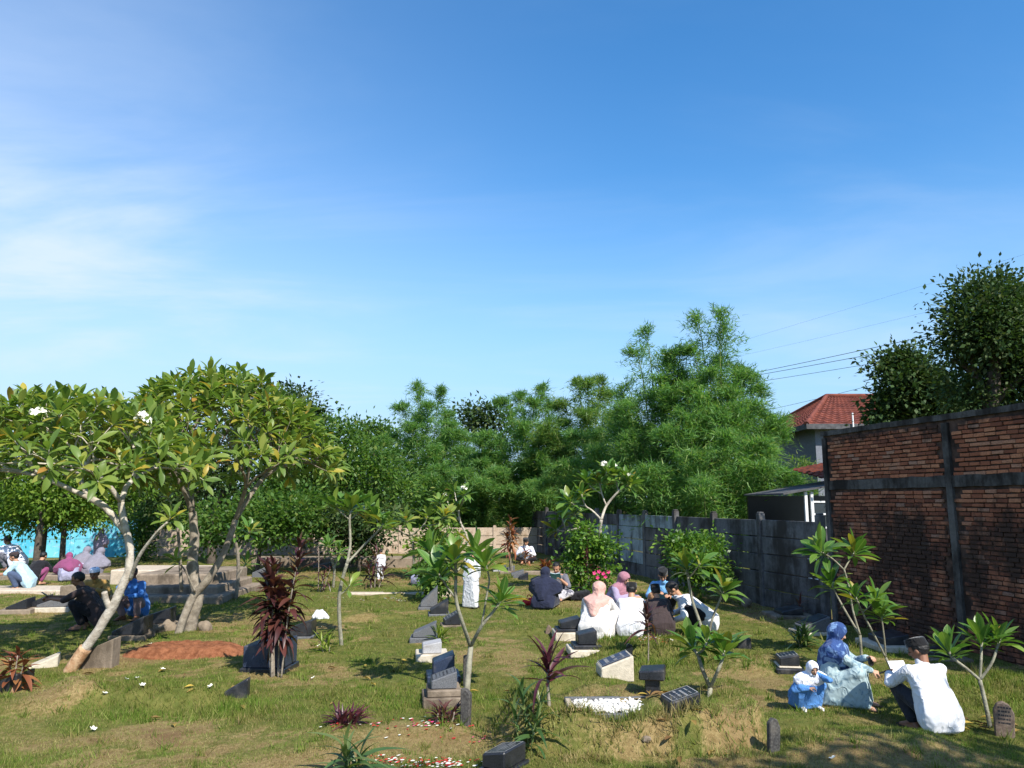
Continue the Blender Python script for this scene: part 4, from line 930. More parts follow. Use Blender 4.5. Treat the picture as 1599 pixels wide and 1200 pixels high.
bamboo('tall bamboo clump left of the tallest one with a narrow crown', 1040, 29, 504, 75, 24, 42, twigs=66, leaves=16)
bamboo('low spreading bamboo overhanging the precast wall at right', 1110, 25.5, 640, 135, 20, 43, twigs=66, leaves=18, low=.2)
bamboo('bamboo hanging darkly over the corner of the walls', 960, 32, 648, 110, 20, 44, twigs=66, leaves=18, low=.25)
bamboo('yellowish bamboo clump with thin upright tips in the middle', 925, 39, 575, 90, 18, 45, mat='pale_bamboo_leaf', twigs=62, leaves=17)
bamboo('rounded bamboo clump behind the middle of the back wall', 830, 41.5, 590, 95, 18, 46, twigs=66, leaves=18)
bamboo('bluish bamboo clump rising above the back wall left of centre', 668, 44, 590, 85, 18, 47, twigs=66, leaves=17)
bamboo('low bamboo thicket directly behind the back wall', 740, 41, 690, 105, 18, 48, twigs=62, leaves=18, low=.15)
bamboo('small bamboo clump beyond the gap in the trees', 575, 50, 660, 80, 12, 49, twigs=56, leaves=16)
bamboo('loose pale bamboo beside the house roof', 1200, 29.5, 630, 55, 9, 50, mat='pale_bamboo_leaf', twigs=46, leaves=13)
bamboo('low bamboo filling the dark corner behind both walls', 870, 40, 700, 100, 16, 51, twigs=62, leaves=18)
LT = 'trees beyond the back wall'
broad_tree('leafy_tree', 'bright green hedge tree at the far left edge', 27, [(25, 745, 70, 56), (60, 690, 70, 50), (-40, 710, 70, 70), (90, 765, 60, 40)], 'hedge_leaf', (55, 905), .17, 300, 46, seed=61, group=LT, r0=.12)
broad_tree('leafy_tree', 'bright green low tree behind the leaning frangipani', 28, [(150, 752, 70, 50), (200, 715, 60, 60), (120, 710, 60, 50)], 'hedge_leaf', (95, 903), .17, 240, 46, seed=62, group=LT, r0=.10)
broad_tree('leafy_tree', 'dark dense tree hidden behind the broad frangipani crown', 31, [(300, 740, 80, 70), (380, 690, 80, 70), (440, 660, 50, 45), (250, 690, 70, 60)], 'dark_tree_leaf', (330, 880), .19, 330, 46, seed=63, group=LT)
broad_tree('leafy_tree', 'round bushy green tree above the low back wall', 32, [(560, 745, 75, 62), (520, 700, 55, 45), (600, 770, 50, 55), (500, 770, 50, 60)], 'tree_leaf', (560, 880), .19, 340, 46, seed=64, group=LT)
broad_tree('leafy_tree', 'thin open tree top above the round bushy tree', 47, [(580, 680, 34, 26), (570, 664, 16, 14), (598, 668, 15, 14)], 'tree_leaf', (580, 850), .26, 70, 30, seed=65, group=LT, cr=.4)
broad_tree('leafy_tree', 'dark flat-topped tree peeking over the bamboo', 55, [(755, 650, 40, 22), (730, 665, 30, 22), (780, 668, 40, 30)], 'dark_tree_leaf', (755, 850), .32, 120, 36, seed=66, group=LT, cr=.45)
broad_tree('leafy_tree', 'dark tree at the right edge of the broad frangipani', 34, [(465, 650, 38, 42), (480, 700, 40, 60), (450, 625, 16, 16)], 'dark_tree_leaf', (470, 870), .2, 190, 44, seed=67, group=LT)
broad_tree('columnar_tree', 'narrow dark evergreen beside the turquoise wall', 32.5, [(222, 850, 17, 34), (222, 815, 15, 30)], 'tree_leaf', (222, 884), .13, 110, 40, seed=68, cr=.2, r0=.06)
broad_tree('leafy_bush', 'dark leafy bush under the broad frangipani crown', 27, [(330, 820, 40, 30), (420, 815, 60, 30), (470, 800, 40, 34)], 'tree_leaf', (400, 893), .17, 210, 44, seed=69, r0=.07, cat='bush')
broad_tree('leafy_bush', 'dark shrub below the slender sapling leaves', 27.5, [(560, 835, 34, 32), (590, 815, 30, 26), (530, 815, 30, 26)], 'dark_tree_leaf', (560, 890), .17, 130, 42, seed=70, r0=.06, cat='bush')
broad_tree('leafy_bush', 'multi-stemmed leafy bush in front of the turquoise wall', 28.5, [(70, 805, 62, 24), (25, 795, 50, 24), (125, 800, 50, 24)], 'hedge_leaf', (62, 908), .14, 230, 42, seed=71, r0=.09, cat='bush')
broad_tree('leafy_tree', 'dark tree behind the turquoise wall end', 38, [(235, 770, 60, 60), (290, 800, 50, 50), (190, 800, 50, 45)], 'dark_tree_leaf', (240, 862), .22, 230, 44, seed=79, group=LT)
broad_tree('leafy_tree', 'mid green tree filling the gap behind the slender sapling', 41, [(470, 780, 60, 50), (540, 800, 50, 40), (410, 780, 50, 50)], 'tree_leaf', (470, 856), .24, 260, 44, seed=80, group=LT)
broad_tree('leafy_tree', 'hedge tree beyond the left edge of the turquoise wall', 38, [(60, 800, 80, 40), (-40, 790, 80, 50), (130, 740, 60, 50)], 'tree_leaf', (60, 862), .24, 260, 44, seed=81, group=LT)
def far_wood():
    rs = np.random.RandomState(12); B = []
    for px in range(-300, 1500, 45):
        c = at(px, 770 + rs.randint(-22, 20), 66 + rs.rand() * 8); r = 55 / ppm(c); B.append((c.x, c.y, c.z, r, r, r * .9)); c2 = at(px, 820, 66); B.append((c2.x, c2.y, c2.z, r, r, r * .8))
    P, D = crown_points(B, 1500, 40, rs, .8); V, F = leaf_cloud(P, D, .5, .6, rs); V[:, 2] = np.maximum(V[:, 2], .02)
    o = stuff(obj('distant_wood', mesh_from('distant_wood', V, F, [MAT['tree_leaf']]))); o['label'] = 'distant line of trees seen through the gaps'
far_wood()
RT = 'dark trees beyond the brick wall'
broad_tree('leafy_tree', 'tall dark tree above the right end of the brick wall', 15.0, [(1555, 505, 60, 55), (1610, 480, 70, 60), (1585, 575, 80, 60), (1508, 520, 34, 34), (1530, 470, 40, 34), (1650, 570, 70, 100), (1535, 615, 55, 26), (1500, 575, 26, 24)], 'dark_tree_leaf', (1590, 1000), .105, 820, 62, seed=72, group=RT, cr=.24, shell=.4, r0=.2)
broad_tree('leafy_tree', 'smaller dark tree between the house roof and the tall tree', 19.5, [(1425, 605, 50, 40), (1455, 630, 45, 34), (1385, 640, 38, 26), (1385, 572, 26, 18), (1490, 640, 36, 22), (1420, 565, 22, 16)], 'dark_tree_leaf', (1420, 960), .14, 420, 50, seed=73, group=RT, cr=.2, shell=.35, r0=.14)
# shrubs among the graves
sh = broad_tree('flowering_bush', 'bright green bush with pink flowers before the precast wall', 21, [(918, 860, 26, 22), (900, 880, 16, 18), (935, 908, 20, 18), (945, 852, 14, 16), (915, 834, 13, 14), (908, 905, 14, 16), (940, 880, 14, 14)], 'bush_leaf', (925, 930), .12, 170, 36, seed=74, cr=.17, r0=.035, cat='bush', wid=.6)
for i, (px, py) in enumerate(((935, 893), (942, 896), (933, 902), (950, 893), (945, 901), (938, 912), (928, 895))):
    p = at(px, py, 20.35); m = MB()
    for k in range(5):
        a = 1.2566 * k; m.add([(0, -.01, 0), (math.cos(a - .5) * .042, -.03, math.sin(a - .5) * .042), (math.cos(a) * .055, -.02, math.sin(a) * .055), (math.cos(a + .5) * .042, -.03, math.sin(a + .5) * .042)], [(0, 1, 2, 3)])
    m.build('flower', [MAT['petal_pink']], sh, loc=p - sh.location)
broad_tree('rounded_bush', 'rounded light green bush between the group and the precast wall', 19.3, [(1085, 868, 38, 24), (1100, 892, 26, 26), (1068, 852, 22, 14), (1110, 858, 18, 16), (1075, 890, 18, 20)], 'bush_leaf', (1088, 938), .11, 190, 38, seed=75, cr=.16, r0=.03, cat='bush', wid=.6)
broad_tree('low_bush', 'small dark bush behind the forked sapling', 19.5, [(680, 905, 22, 18), (668, 895, 14, 14)], 'tree_leaf', (680, 932), .12, 90, 36, seed=76, cr=.13, r0=.025, cat='bush')
broad_tree('low_bush', 'bright yellow-green shrub below the low frangipani', 25.5, [(690, 835, 24, 16), (670, 850, 18, 14)], 'hedge_leaf', (685, 885), .14, 80, 34, seed=78, cr=.2, r0=.03, cat='bush')
# the tree behind the viewer that shades the bottom right corner
def shade_tree():
    q = random.Random(5); rs = np.random.RandomState(90)
    b = Vector((7.8, -.6, 0)); t = empty('shade_tree', b); tag(t, 'leafy tree beside the viewpoint shading the lower right turf', 'tree')
    B = [(7.6, 1.2, 6.6, 1.3, .9, .6), (6.4, 1.0, 6.5, 1.0, .8, .5), (9.0, 1.4, 6.7, 1.2, .9, .6), (5.2, .75, 6.4, .9, .6, .4), (4.1, .6, 6.3, .8, .5, .4)]
    P, D = crown_points(B, 210, 40, rs, .3); V, F = leaf_cloud(P - np.array(b), D, .2, .55, rs)
    stuff(obj('crown', mesh_from('crown', V, F, [MAT['tree_leaf']]), t))
    m = MB(); m.tube([(0, 0, -.2), (0, .1, 2.4), (-.2, .5, 5.0)], [.16, .13, .1], 9)
    limbs(m, Vector((-.2, .5, 5.0)), Vector((0, 0, 1)), [Vector((c[0] + q.uniform(-.7, .7), c[1] + q.uniform(-.5, .5), c[2])) - b for c in B for _ in range(4)], q, .03, [], nside=6)
    m.build('trunk', [MAT['dark_bark']], t, smooth=True)
shade_tree()
# ================================================================== people
def cloth(name, col, var=0.08, sheen=0.1, pat=None, rough=0.85):
    t = NT(name); c = t.mix(t.mr(t.noise(7, 4, vec=t.local()), 0.35, 0.65), tuple(k * (1 - var) for k in col), tuple(min(.9, k * (1 + var)) for k in col))
    if pat:
        n = t.noise(pat[1], 3, 0.6, 1.2, vec=t.local()); c = t.mix(t.mr(n, pat[2], pat[2] + .08), c, pat[0])
    r1 = t.math('POWER', t.math('SUBTRACT', 1.0, t.math('MULTIPLY', t.math('ABSOLUTE', t.math('SUBTRACT', t.noise(6.5, 2, 0.45, 1.3, vec=t.local(), stretch=(1, 1, .5)), 0.5)), 2.6), clamp=True), 5.0)
    h = t.math('ADD', t.math('MULTIPLY', r1, 0.8), t.math('MULTIPLY', t.noise(11, 2, 0.45, 0.6, vec=t.local(), stretch=(1, 1, .45)), 0.5))
    return t.surf(c, rough, 0.15, bump=t.bump(h, 0.5, 0.02), sheen=sheen)
def skin(name, a):
    t = NT(name); c = t.mix(t.mr(t.noise(12, 3, vec=t.local()), .35, .65), tuple(k * .88 for k in a), tuple(k * 1.08 for k in a))
    m = t.surf(c, 0.55, 0.35); return m
skin('skin_warm', (0.42, 0.22, 0.135)); skin('skin_brown', (0.24, 0.115, 0.068)); skin('skin_fair', (0.50, 0.29, 0.195))
for n_, c_ in {'white_cotton': (0.62, 0.63, 0.66), 'black_cotton': (0.012, 0.012, 0.015), 'navy_cotton': (0.018, 0.022, 0.045), 'sky_shirt': (0.16, 0.36, 0.62), 'royal_shirt': (0.06, 0.20, 0.55), 'pale_blue_shirt': (0.38, 0.56, 0.66), 'grey_shirt': (0.13, 0.13, 0.155),
               'mauve_trousers': (0.27, 0.19, 0.19), 'brown_shirt': (0.045, 0.032, 0.032), 'peach_hijab': (0.56, 0.33, 0.28), 'mauve_hijab': (0.34, 0.16, 0.20), 'lilac_robe': (0.33, 0.28, 0.40), 'magenta_hijab': (0.22, 0.055, 0.13), 'grey_hijab': (0.20, 0.19, 0.23),
               'ochre_jacket': (0.33, 0.20, 0.06), 'tan_shirt': (0.38, 0.29, 0.22), 'denim': (0.06, 0.085, 0.15), 'lavender_robe': (0.30, 0.30, 0.42), 'blue_tunic': (0.08, 0.22, 0.52), 'charcoal_trousers': (0.025, 0.027, 0.035), 'tan_hijab': (0.42, 0.24, 0.13)}.items(): cloth(n_, c_)
cloth('white_hijab', (0.72, 0.74, 0.86)); cloth('black_felt', (0.008, 0.008, 0.009), sheen=0.3); cloth('swirl_hijab', (0.030, 0.065, 0.19), pat=((0.17, 0.28, 0.48), 5, .50)); cloth('mint_dress', (0.34, 0.44, 0.46), pat=((0.17, 0.26, 0.31), 7, .52)); cloth('floral_white', (0.62, 0.60, 0.58), pat=((0.62, 0.56, 0.54), 14, .60))
cloth('patterned_sarong', (0.45, 0.44, 0.46), pat=((0.10, 0.10, 0.13), 12, .52)); plain('black_hair', (0.010, 0.009, 0.009), 0.45, 0.4, .2, 30, .5, 160); plain('eye_dark', (0.012, 0.009, 0.008), .25, .5, 0); plain('lip', (0.26, 0.09, 0.075), .5, .3, .1); plain('sandal', (0.03, 0.025, 0.022), .7, .2, .2)
plain('white_shoe', (0.6, 0.6, 0.58), .6, .3, .1)

def ico(bm, c, r, sub=2, M=None):
    g = bmesh.ops.create_icosphere(bm, subdivisions=sub, radius=1.0)['verts']
    T = Matrix.Translation(c) @ (M.to_4x4() if M is not None else Matrix.Identity(4)) @ Matrix.Diagonal((*(r if hasattr(r, '__len__') else (r, r, r)), 1))
    bmesh.ops.transform(bm, matrix=T, verts=g)
def capsule(bm, a, b, ra, rb):
    a, b = Vector(a), Vector(b); d = b - a
    ico(bm, a, ra); ico(bm, b, rb)
    if d.length < 1e-4: return
    z = d.normalized(); M = z.to_track_quat('Z', 'Y').to_matrix(); vs = []
    for p, r in ((a, ra), (b, rb)): vs.append([bm.verts.new(p + M @ Vector((math.cos(w) * r, math.sin(w) * r, 0))) for w in [2 * math.pi * k / 12 for k in range(12)]])
    for k in range(12): bm.faces.new((vs[0][k], vs[0][(k + 1) % 12], vs[1][(k + 1) % 12], vs[1][k]))
    bm.faces.new(vs[0][::-1]); bm.faces.new(vs[1])
def hull(bm, spheres):
    t = bmesh.new()
    for c, r in spheres:
        for v in bmesh.ops.create_icosphere(t, subdivisions=1, radius=r)['verts']: v.co += Vector(c)
    bmesh.ops.convex_hull(t, input=t.verts); 
    loose = [v for v in t.verts if not v.link_faces]
    if loose: bmesh.ops.delete(t, geom=loose, context='VERTS')
    inner = [f for f in t.faces if False]
    me = bpy.data.meshes.new('tmp'); t.to_mesh(me); t.free()
    m2 = bmesh.new(); m2.from_mesh(me); o = bmesh.ops.convex_hull(m2, input=m2.verts)
    dead = [g for g in o['geom_interior'] if isinstance(g, bmesh.types.BMVert)]
    bmesh.ops.delete(m2, geom=list(set(dead)), context='VERTS')
    m2.to_mesh(me); m2.free(); bm.from_mesh(me); bpy.data.meshes.remove(me)
PENDING = []
def grown(name, bm, mat, parent, voxel, smooth=4, folds=0.0, fscale=0.09, post=None, mid=0.45):
    """one continuous surface grown round the given shapes"""
    me = bpy.data.meshes.new(name); bmesh.ops.recalc_face_normals(bm, faces=bm.faces); bm.to_mesh(me); bm.free(); me.materials.append(mat)
    o = obj(name, me, parent)
    md = o.modifiers.new('remesh', 'REMESH'); md.mode = 'VOXEL'; md.voxel_size = voxel; md.use_smooth_shade = True
    s = o.modifiers.new('smooth', 'SMOOTH'); s.factor = 0.5; s.iterations = smooth
    if folds:
        for k, (f, sc) in enumerate(((folds, fscale), (folds * .4, fscale * .35))):
            tx = bpy.data.textures.new('folds', 'CLOUDS'); tx.noise_scale = sc; tx.noise_depth = 1
            dm = o.modifiers.new('folds', 'DISPLACE'); dm.texture = tx; dm.strength = f; dm.mid_level = mid; dm.texture_coords = 'LOCAL'
    PENDING.append((o, post, mat)); return o
def settle():
    dg = bpy.context.evaluated_depsgraph_get(); done = []
    for o, post, mat in PENDING:
        me = bpy.data.meshes.new_from_object(o.evaluated_get(dg)); me.name = o.name; done.append(me)
    for (o, post, mat), me in zip(PENDING, done):
        o.modifiers.clear(); o.data = me
        if not me.materials: me.materials.append(mat)
        me.polygons.foreach_set('use_smooth', np.ones(len(me.polygons), dtype=bool))
        if post: post(me)
    PENDING.clear()
def ik(a, c, l1, l2, pole):
    a, c, pole = Vector(a), Vector(c), Vector(pole); d = c - a; D = min(d.length, (l1 + l2) * .985)
    if d.length > (l1 + l2) * .985: c = a + d.normalized() * D
    u = d.normalized(); x = (D * D + l1 * l1 - l2 * l2) / (2 * D); h = math.sqrt(max(0, l1 * l1 - x * x)); p = pole - u * pole.dot(u)
    if p.length < 1e-4: p = Vector((0, 0, 1))
    return a + u * x + p.normalized() * h, c
POSES = {   # pelvis, forward lean, ankles (x, y, z), knee pole (x, y, z), ankle spread sign kept per side
    'squat': dict(pel=(0, -.12, .25), lean=34, ank=(.13, .07, .085), kp=(.35, 1, .9)),
    'squat_bow': dict(pel=(0, -.10, .27), lean=58, ank=(.14, .07, .085), kp=(.45, 1, .8)),
    'sit': dict(pel=(0, -.12, .13), lean=16, ank=(.11, .34, .085), kp=(.15, .3, 1)),
    'cross': dict(pel=(0, -.10, .12), lean=24, ank=(-.10, .26, .075), kp=(1, .15, .25)),
    'stool': dict(pel=(0, -.16, .30), lean=8, ank=(.10, .20, .085), kp=(.1, 1, .8)),
    'stand': dict(pel=(0, 0, .86), lean=3, ank=(.09, .0, .085), kp=(0, 1, 0))}
def person(label, px, py, face, pose='squat', scale=1.0, voxel=.012, skin_='skin_warm', top=None, long=True, bottom=None, dress=None, head=None, hands=((.07, .42, .62), (-.07, .42, .62)), yaw=0, pitch=-18, elbow_out=.6, lean=None, shoes='sandal', cape=0, tail=True, curl=.5, name='person', Y=None, lift=0.0, skin_feet=True, wide=1.12):
    g = gp(px, py) if Y is None else at(px, py, Y); g.z = H(g.x, g.y) + lift
    rz = math.atan2(-face[0], face[1]); t = empty(name, g, rz); t.scale = (scale * wide, scale * wide, scale); tag(t, label, 'person')
    P = POSES[pose]; ln = R(P['lean'] if lean is None else lean); pel = Vector(P['pel']); tdir = Vector((0, math.sin(ln), math.cos(ln)))
    bend = Vector((0, math.sin(ln * 1.25), math.cos(ln * 1.25))); waist = pel + tdir * .2; chest = waist + bend * .17; neck = chest + bend * .15; fwd = Vector((0, math.cos(ln), -math.sin(ln)))
    sh = [neck + Vector((s * .165, 0, 0)) - bend * .045 for s in (1, -1)]; hip = [pel + Vector((s * .09, 0, 0)) for s in (1, -1)]
    ank = [Vector((s * P['ank'][0], P['ank'][1], P['ank'][2])) for s in (1, -1)]
    kn = []
    for i, s in enumerate((1, -1)):
        kp = P['kp']; k, a_ = ik(hip[i], ank[i], .40, .40, (s * kp[0], kp[1], kp[2])); kn.append(k); ank[i] = a_
    el, wr = [], []
    for i, s in enumerate((1, -1)):
        e, w = ik(sh[i], hands[i], .27, .245, (s * elbow_out, -.25, -.6)); el.append(e); wr.append(w)
    hc = neck + Vector((0, math.sin(ln * .8) * .135 + .02, math.cos(ln * .7) * .135)) + Vector((0, 0, .03)); Rh = Matrix.Rotation(R(yaw), 3, 'Z') @ Matrix.Rotation(R(pitch), 3, 'X')
    hp = lambda x, y, z: hc + Rh @ Vector((x, y, z))
    # ---- body: one surface
    bm = bmesh.new()
    ico(bm, hp(0, -.008, .025), (.074, .094, .10), 3, Rh); ico(bm, hp(0, .028, -.045), (.056, .062, .07), 2, Rh); ico(bm, hp(0, .052, -.088), (.03, .026, .024), 2, Rh)
    capsule(bm, hp(0, .088, .0), hp(0, .104, -.03), .010, .0155); ico(bm, hp(0, .077, -.062), (.024, .014, .012), 2, Rh); ico(bm, hp(0, .076, .022), (.05, .016, .012), 2, Rh)
    for s in (1, -1):
        ico(bm, hp(s * .076, -.005, -.008), (.012, .024, .032), 2, Rh); ico(bm, hp(s * .036, .066, -.028), (.022, .018, .018), 2, Rh)
    capsule(bm, neck - bend * .03, hp(0, -.015, -.05), .056, .05)
    for a_, b_, ra, rb in ((pel, waist, .112, .095), (waist, chest, .095, .10), (chest, neck, .095, .06)): capsule(bm, a_, b_, ra, rb)
    for i in (0, 1):
        capsule(bm, neck - bend * .03, sh[i], .05, .048); capsule(bm, sh[i], el[i], .046, .038); capsule(bm, el[i], wr[i], .039, .026)
        capsule(bm, hip[i], kn[i], .088, .058); capsule(bm, kn[i], ank[i], .056, .038)
        ft = Vector((ank[i].x * 1.25, ank[i].y + .15, .03)); heel = Vector((ank[i].x, ank[i].y - .04, .035)); capsule(bm, ank[i], heel, .036, .032); capsule(bm, heel, ft, .032, .028); capsule(bm, ank[i], ft, .034, .026)
        s = 1 if i == 0 else -1; d = (wr[i] - el[i]).normalized(); n = Vector((-s * .55, .1, -.75)); n = (n - d * n.dot(d)).normalized(); lat = d.cross(n)
        for k in (-1, 0, 1): capsule(bm, wr[i] + lat * .012 * k, wr[i] + d * .085 + lat * .023 * k, .016, .013)
        for k in range(4):
            b0 = wr[i] + d * .085 + lat * (k - 1.5) * .0215; l1 = (.036, .042, .040, .030)[k if s > 0 else 3 - k]; c1 = curl * (.8 + .1 * k); d1 = d * math.cos(c1) + n * math.sin(c1); d2 = d * math.cos(2.2 * c1) + n * math.sin(2.2 * c1)
            capsule(bm, b0, b0 + d1 * l1, .0095, .009); capsule(bm, b0 + d1 * l1, b0 + d1 * l1 + d2 * l1 * .95, .009, .0075)
        tb = wr[i] + d * .03 - lat * s * .026; td = (d * .6 - lat * s * .65 + n * .45).normalized(); te = tb + td * .04; capsule(bm, tb, te, .0125, .011); capsule(bm, te, te + (td * .6 + d * .5 + n * .3).normalized() * .032, .011, .0085)
    grown('body', bm, MAT[skin_], t, voxel * .78, 2)
    for s in (1, -1):
        m = bmesh.new(); ico(m, hp(s * .031, .083, -.002), (.0125, .007, .0065), 2, Rh); me = bpy.data.meshes.new('eye'); m.to_mesh(me); m.free(); me.materials.append(MAT['eye_dark']); obj('eye', me, t)
        m = bmesh.new(); ico(m, hp(s * .033, .087, .022), (.020, .006, .0042), 2, Rh); me = bpy.data.meshes.new('eyebrow'); m.to_mesh(me); m.free(); me.materials.append(MAT['black_hair']); obj('eyebrow', me, t)
    m = bmesh.new(); ico(m, hp(0, .089, -.062), (.021, .006, .0065), 2, Rh); me = bpy.data.meshes.new('mouth'); m.to_mesh(me); m.free(); me.materials.append(MAT['lip']); obj('mouth', me, t)
    # ---- clothing
    def upper(bm, infl, hem=True):
        # a sleeve and shoulder yoke, with a loose body panel
        body = [(neck - bend * .05 + Vector((s * .09, 0, 0)), .05 + infl) for s in (1, -1)] + [(sh[i].lerp(neck, .08) - Vector((0, 0, .015)), .045 + infl * .8) for i in (0, 1)] + [(chest + fwd * .03, .11 + infl), (chest - fwd * .02, .11 + infl)] + [(waist + Vector((s * .07, 0, 0)), .10 + infl) for s in (1, -1)]
        hull(bm, body)
        low = [(waist + Vector((s * .08, 0, 0)), .105 + infl) for s in (1, -1)] + [(pel + Vector((s * .10, -.01, 0)) - tdir * .02, .125 + infl) for s in (1, -1)]
        if hem and tail and pose != 'stand': low += [(Vector((s * .125, pel.y - .05, max(.09, pel.z - .14))), .085) for s in (1, -1)]
        hull(bm, low)
        for i in (0, 1):
            capsule(bm, sh[i], el[i], .055 + infl * .5, .047 + infl * .4)
            if long: capsule(bm, el[i], wr[i].lerp(el[i], .06), .046 + infl * .4, .036 + infl * .4)
            else: pass
    def legs(bm, infl):
        for i in (0, 1):
            capsule(bm, hip[i], kn[i], .092 + infl, .066 + infl); capsule(bm, kn[i], ank[i].lerp(kn[i], .12), .064 + infl, .052 + infl)
        capsule(bm, hip[0], hip[1], .10 + infl, .10 + infl)
    def skirt(bm, infl):
        S = [(pel + Vector((s * .07, -.02, -.02)), .12 + infl) for s in (1, -1)] + [(kn[i], .075 + infl) for i in (0, 1)]
        for i, s in enumerate((1, -1)): S += [(Vector((ank[i].x * 1.35, ank[i].y + .05, .075)), .07), (Vector((s * .17, pel.y - .04, .075)), .07)]
        hull(bm, S)
        for i in (0, 1): capsule(bm, hip[i], kn[i], .105 + infl, .085 + infl)
    if dress:
        bm = bmesh.new(); upper(bm, .022); skirt(bm, .01); grown('dress', bm, MAT[dress], t, voxel, 6, .016, .16, post=lambda me: floor_clip(me))
    else:
        if bottom:
            bm = bmesh.new(); (skirt if bottom[0] in ('skirt', 'sarong') else legs)(bm, .006); grown(bottom[0], bm, MAT[bottom[1]], t, voxel, 5, .010, .14, post=lambda me: floor_clip(me))
        if top:
            bm = bmesh.new(); upper(bm, .022); grown('shirt', bm, MAT[top], t, voxel, 6, .016, .16, post=lambda me: floor_clip(me))
            bm = bmesh.new(); capsule(bm, neck - bend * .01, neck + bend * .035 + Vector((0, .012, 0)), .072, .06); grown('collar', bm, MAT[top], t, voxel, 2)
    for i in (0, 1):
        if shoes:
            bm = bmesh.new(); ft = Vector((ank[i].x * 1.25, ank[i].y + .16, .012)); hull(bm, [(Vector((ank[i].x, ank[i].y - .05, .012)), .036), (ft, .042), (ft + Vector((0, .04, 0)), .03)]); 
            if shoes != 'sandal': hull(bm, [(ank[i] - Vector((0, .01, .01)), .045), (Vector((ank[i].x, ank[i].y - .05, .03)), .04), (ft + Vector((0, .02, .02)), .042)])
            for v in bm.verts: v.co.z = max(v.co.z, 0.004); v.co.z = min(v.co.z, .022) if shoes == 'sandal' else v.co.z
            me = bpy.data.meshes.new('shoe'); bm.to_mesh(me); bm.free(); me.materials.append(MAT[shoes]); obj('shoe', me, t)
    Ri = Rh.transposed()
    def cut(me, test):
        b = bmesh.new(); b.from_mesh(me); dead = [v for v in b.verts if test(Ri @ (v.co - hc))]; bmesh.ops.delete(b, geom=dead, context='VERTS'); b.to_mesh(me); b.free()
        me.polygons.foreach_set('use_smooth', np.ones(len(me.polygons), dtype=bool))
    if head:
        kind, hm = head
        if kind == 'hijab':
            bm = bmesh.new(); ico(bm, hp(0, -.012, .022), (.093, .113, .118), 3, Rh); hull(bm, [(hp(0, -.02, .01), .095), (hp(0, .005, -.085), .085), (neck + Vector((0, -.02, .02)), .085)])
            dr = [(neck + Vector((0, .0, .03)), .09)] + [((sh[i].lerp(neck, .3) if cape < .1 else sh[i]) + Vector((0, 0, -.01)), .104) for i in (0, 1)] + ([(sh[i].lerp(el[i], .1 + cape), .108 + cape * .06) for i in (0, 1)] if cape >= .1 else []) + [(chest + fwd * .13 - bend * (.06 + cape * .4), .075), (chest - fwd * .10, .085), (chest - fwd * .115 - bend * (.17 + cape * .2), .05 + cape * .07)]
            hull(bm, dr)
            grown('hijab', bm, MAT[hm], t, voxel, 3, .014, .11, mid=.1, post=lambda me: cut(me, lambda p: p.y > .03 and (p.x / .056) ** 2 + ((p.z + .014) / .079) ** 2 < 1))
        if kind in ('hair', 'peci', 'cap'):
            bm = bmesh.new(); ico(bm, hp(0, -.016, .03), (.083, .099, .103), 3, Rh)
            grown('hair', bm, MAT['black_hair'], t, voxel * .8, 1, .012, .025, post=lambda me: cut(me, lambda p: (p.y > .03 and p.z < .072) or p.z < -.055 or (p.y > -.03 and p.z < -.005)))
        if kind in ('peci', 'cap'):
            m = MB(); n = 24; rows = ((.050, 1.0), (.135, .95), (.142, .90)) if kind == 'peci' else ((.05, 1.02), (.10, .96), (.128, .72)); V = []
            for z, s in rows: V += [hp(math.cos(w) * .088 * s, math.sin(w) * .108 * s - .01, z + (.0 if kind == 'cap' else .006 * math.cos(2 * w))) for w in [2 * math.pi * k / n for k in range(n)]]
            F = [(r * n + k, r * n + (k + 1) % n, (r + 1) * n + (k + 1) % n, (r + 1) * n + k) for r in (0, 1) for k in range(n)] + [tuple(range(2 * n, 3 * n))]
            m.add(V, F); m.build('cap', [MAT[hm]], t, smooth=False)
    M = Matrix.Translation(g) @ Matrix.Rotation(rz, 4, 'Z') @ Matrix.Diagonal((scale * wide, scale * wide, scale, 1))
    return dict(root=t, wr=[M @ w for w in wr], fw=[(M.to_3x3() @ (w - e)).normalized() for w, e in zip(wr, el)], head=M @ hc, fwd=(M.to_3x3() @ Vector((0, 1, 0))).normalized())
def floor_clip(me):
    n = len(me.vertices); co = np.empty(n * 3, np.float32); me.vertices.foreach_get('co', co); co = co.reshape(-1, 3); co[:, 2] = np.maximum(co[:, 2], -.01); me.vertices.foreach_set('co', co.ravel()); me.update()
def held(name, label, cat, loc, d, size, mat, tilt=0.0, extra=None):
    m = MB(); m.box((0, 0, 0), size); o = m.build(name, [MAT[mat]], bevel=min(size) * .3); o.location = loc; o.rotation_euler = (R(tilt), 0, math.atan2(-d[0], d[1])); tag(o, label, cat); return o

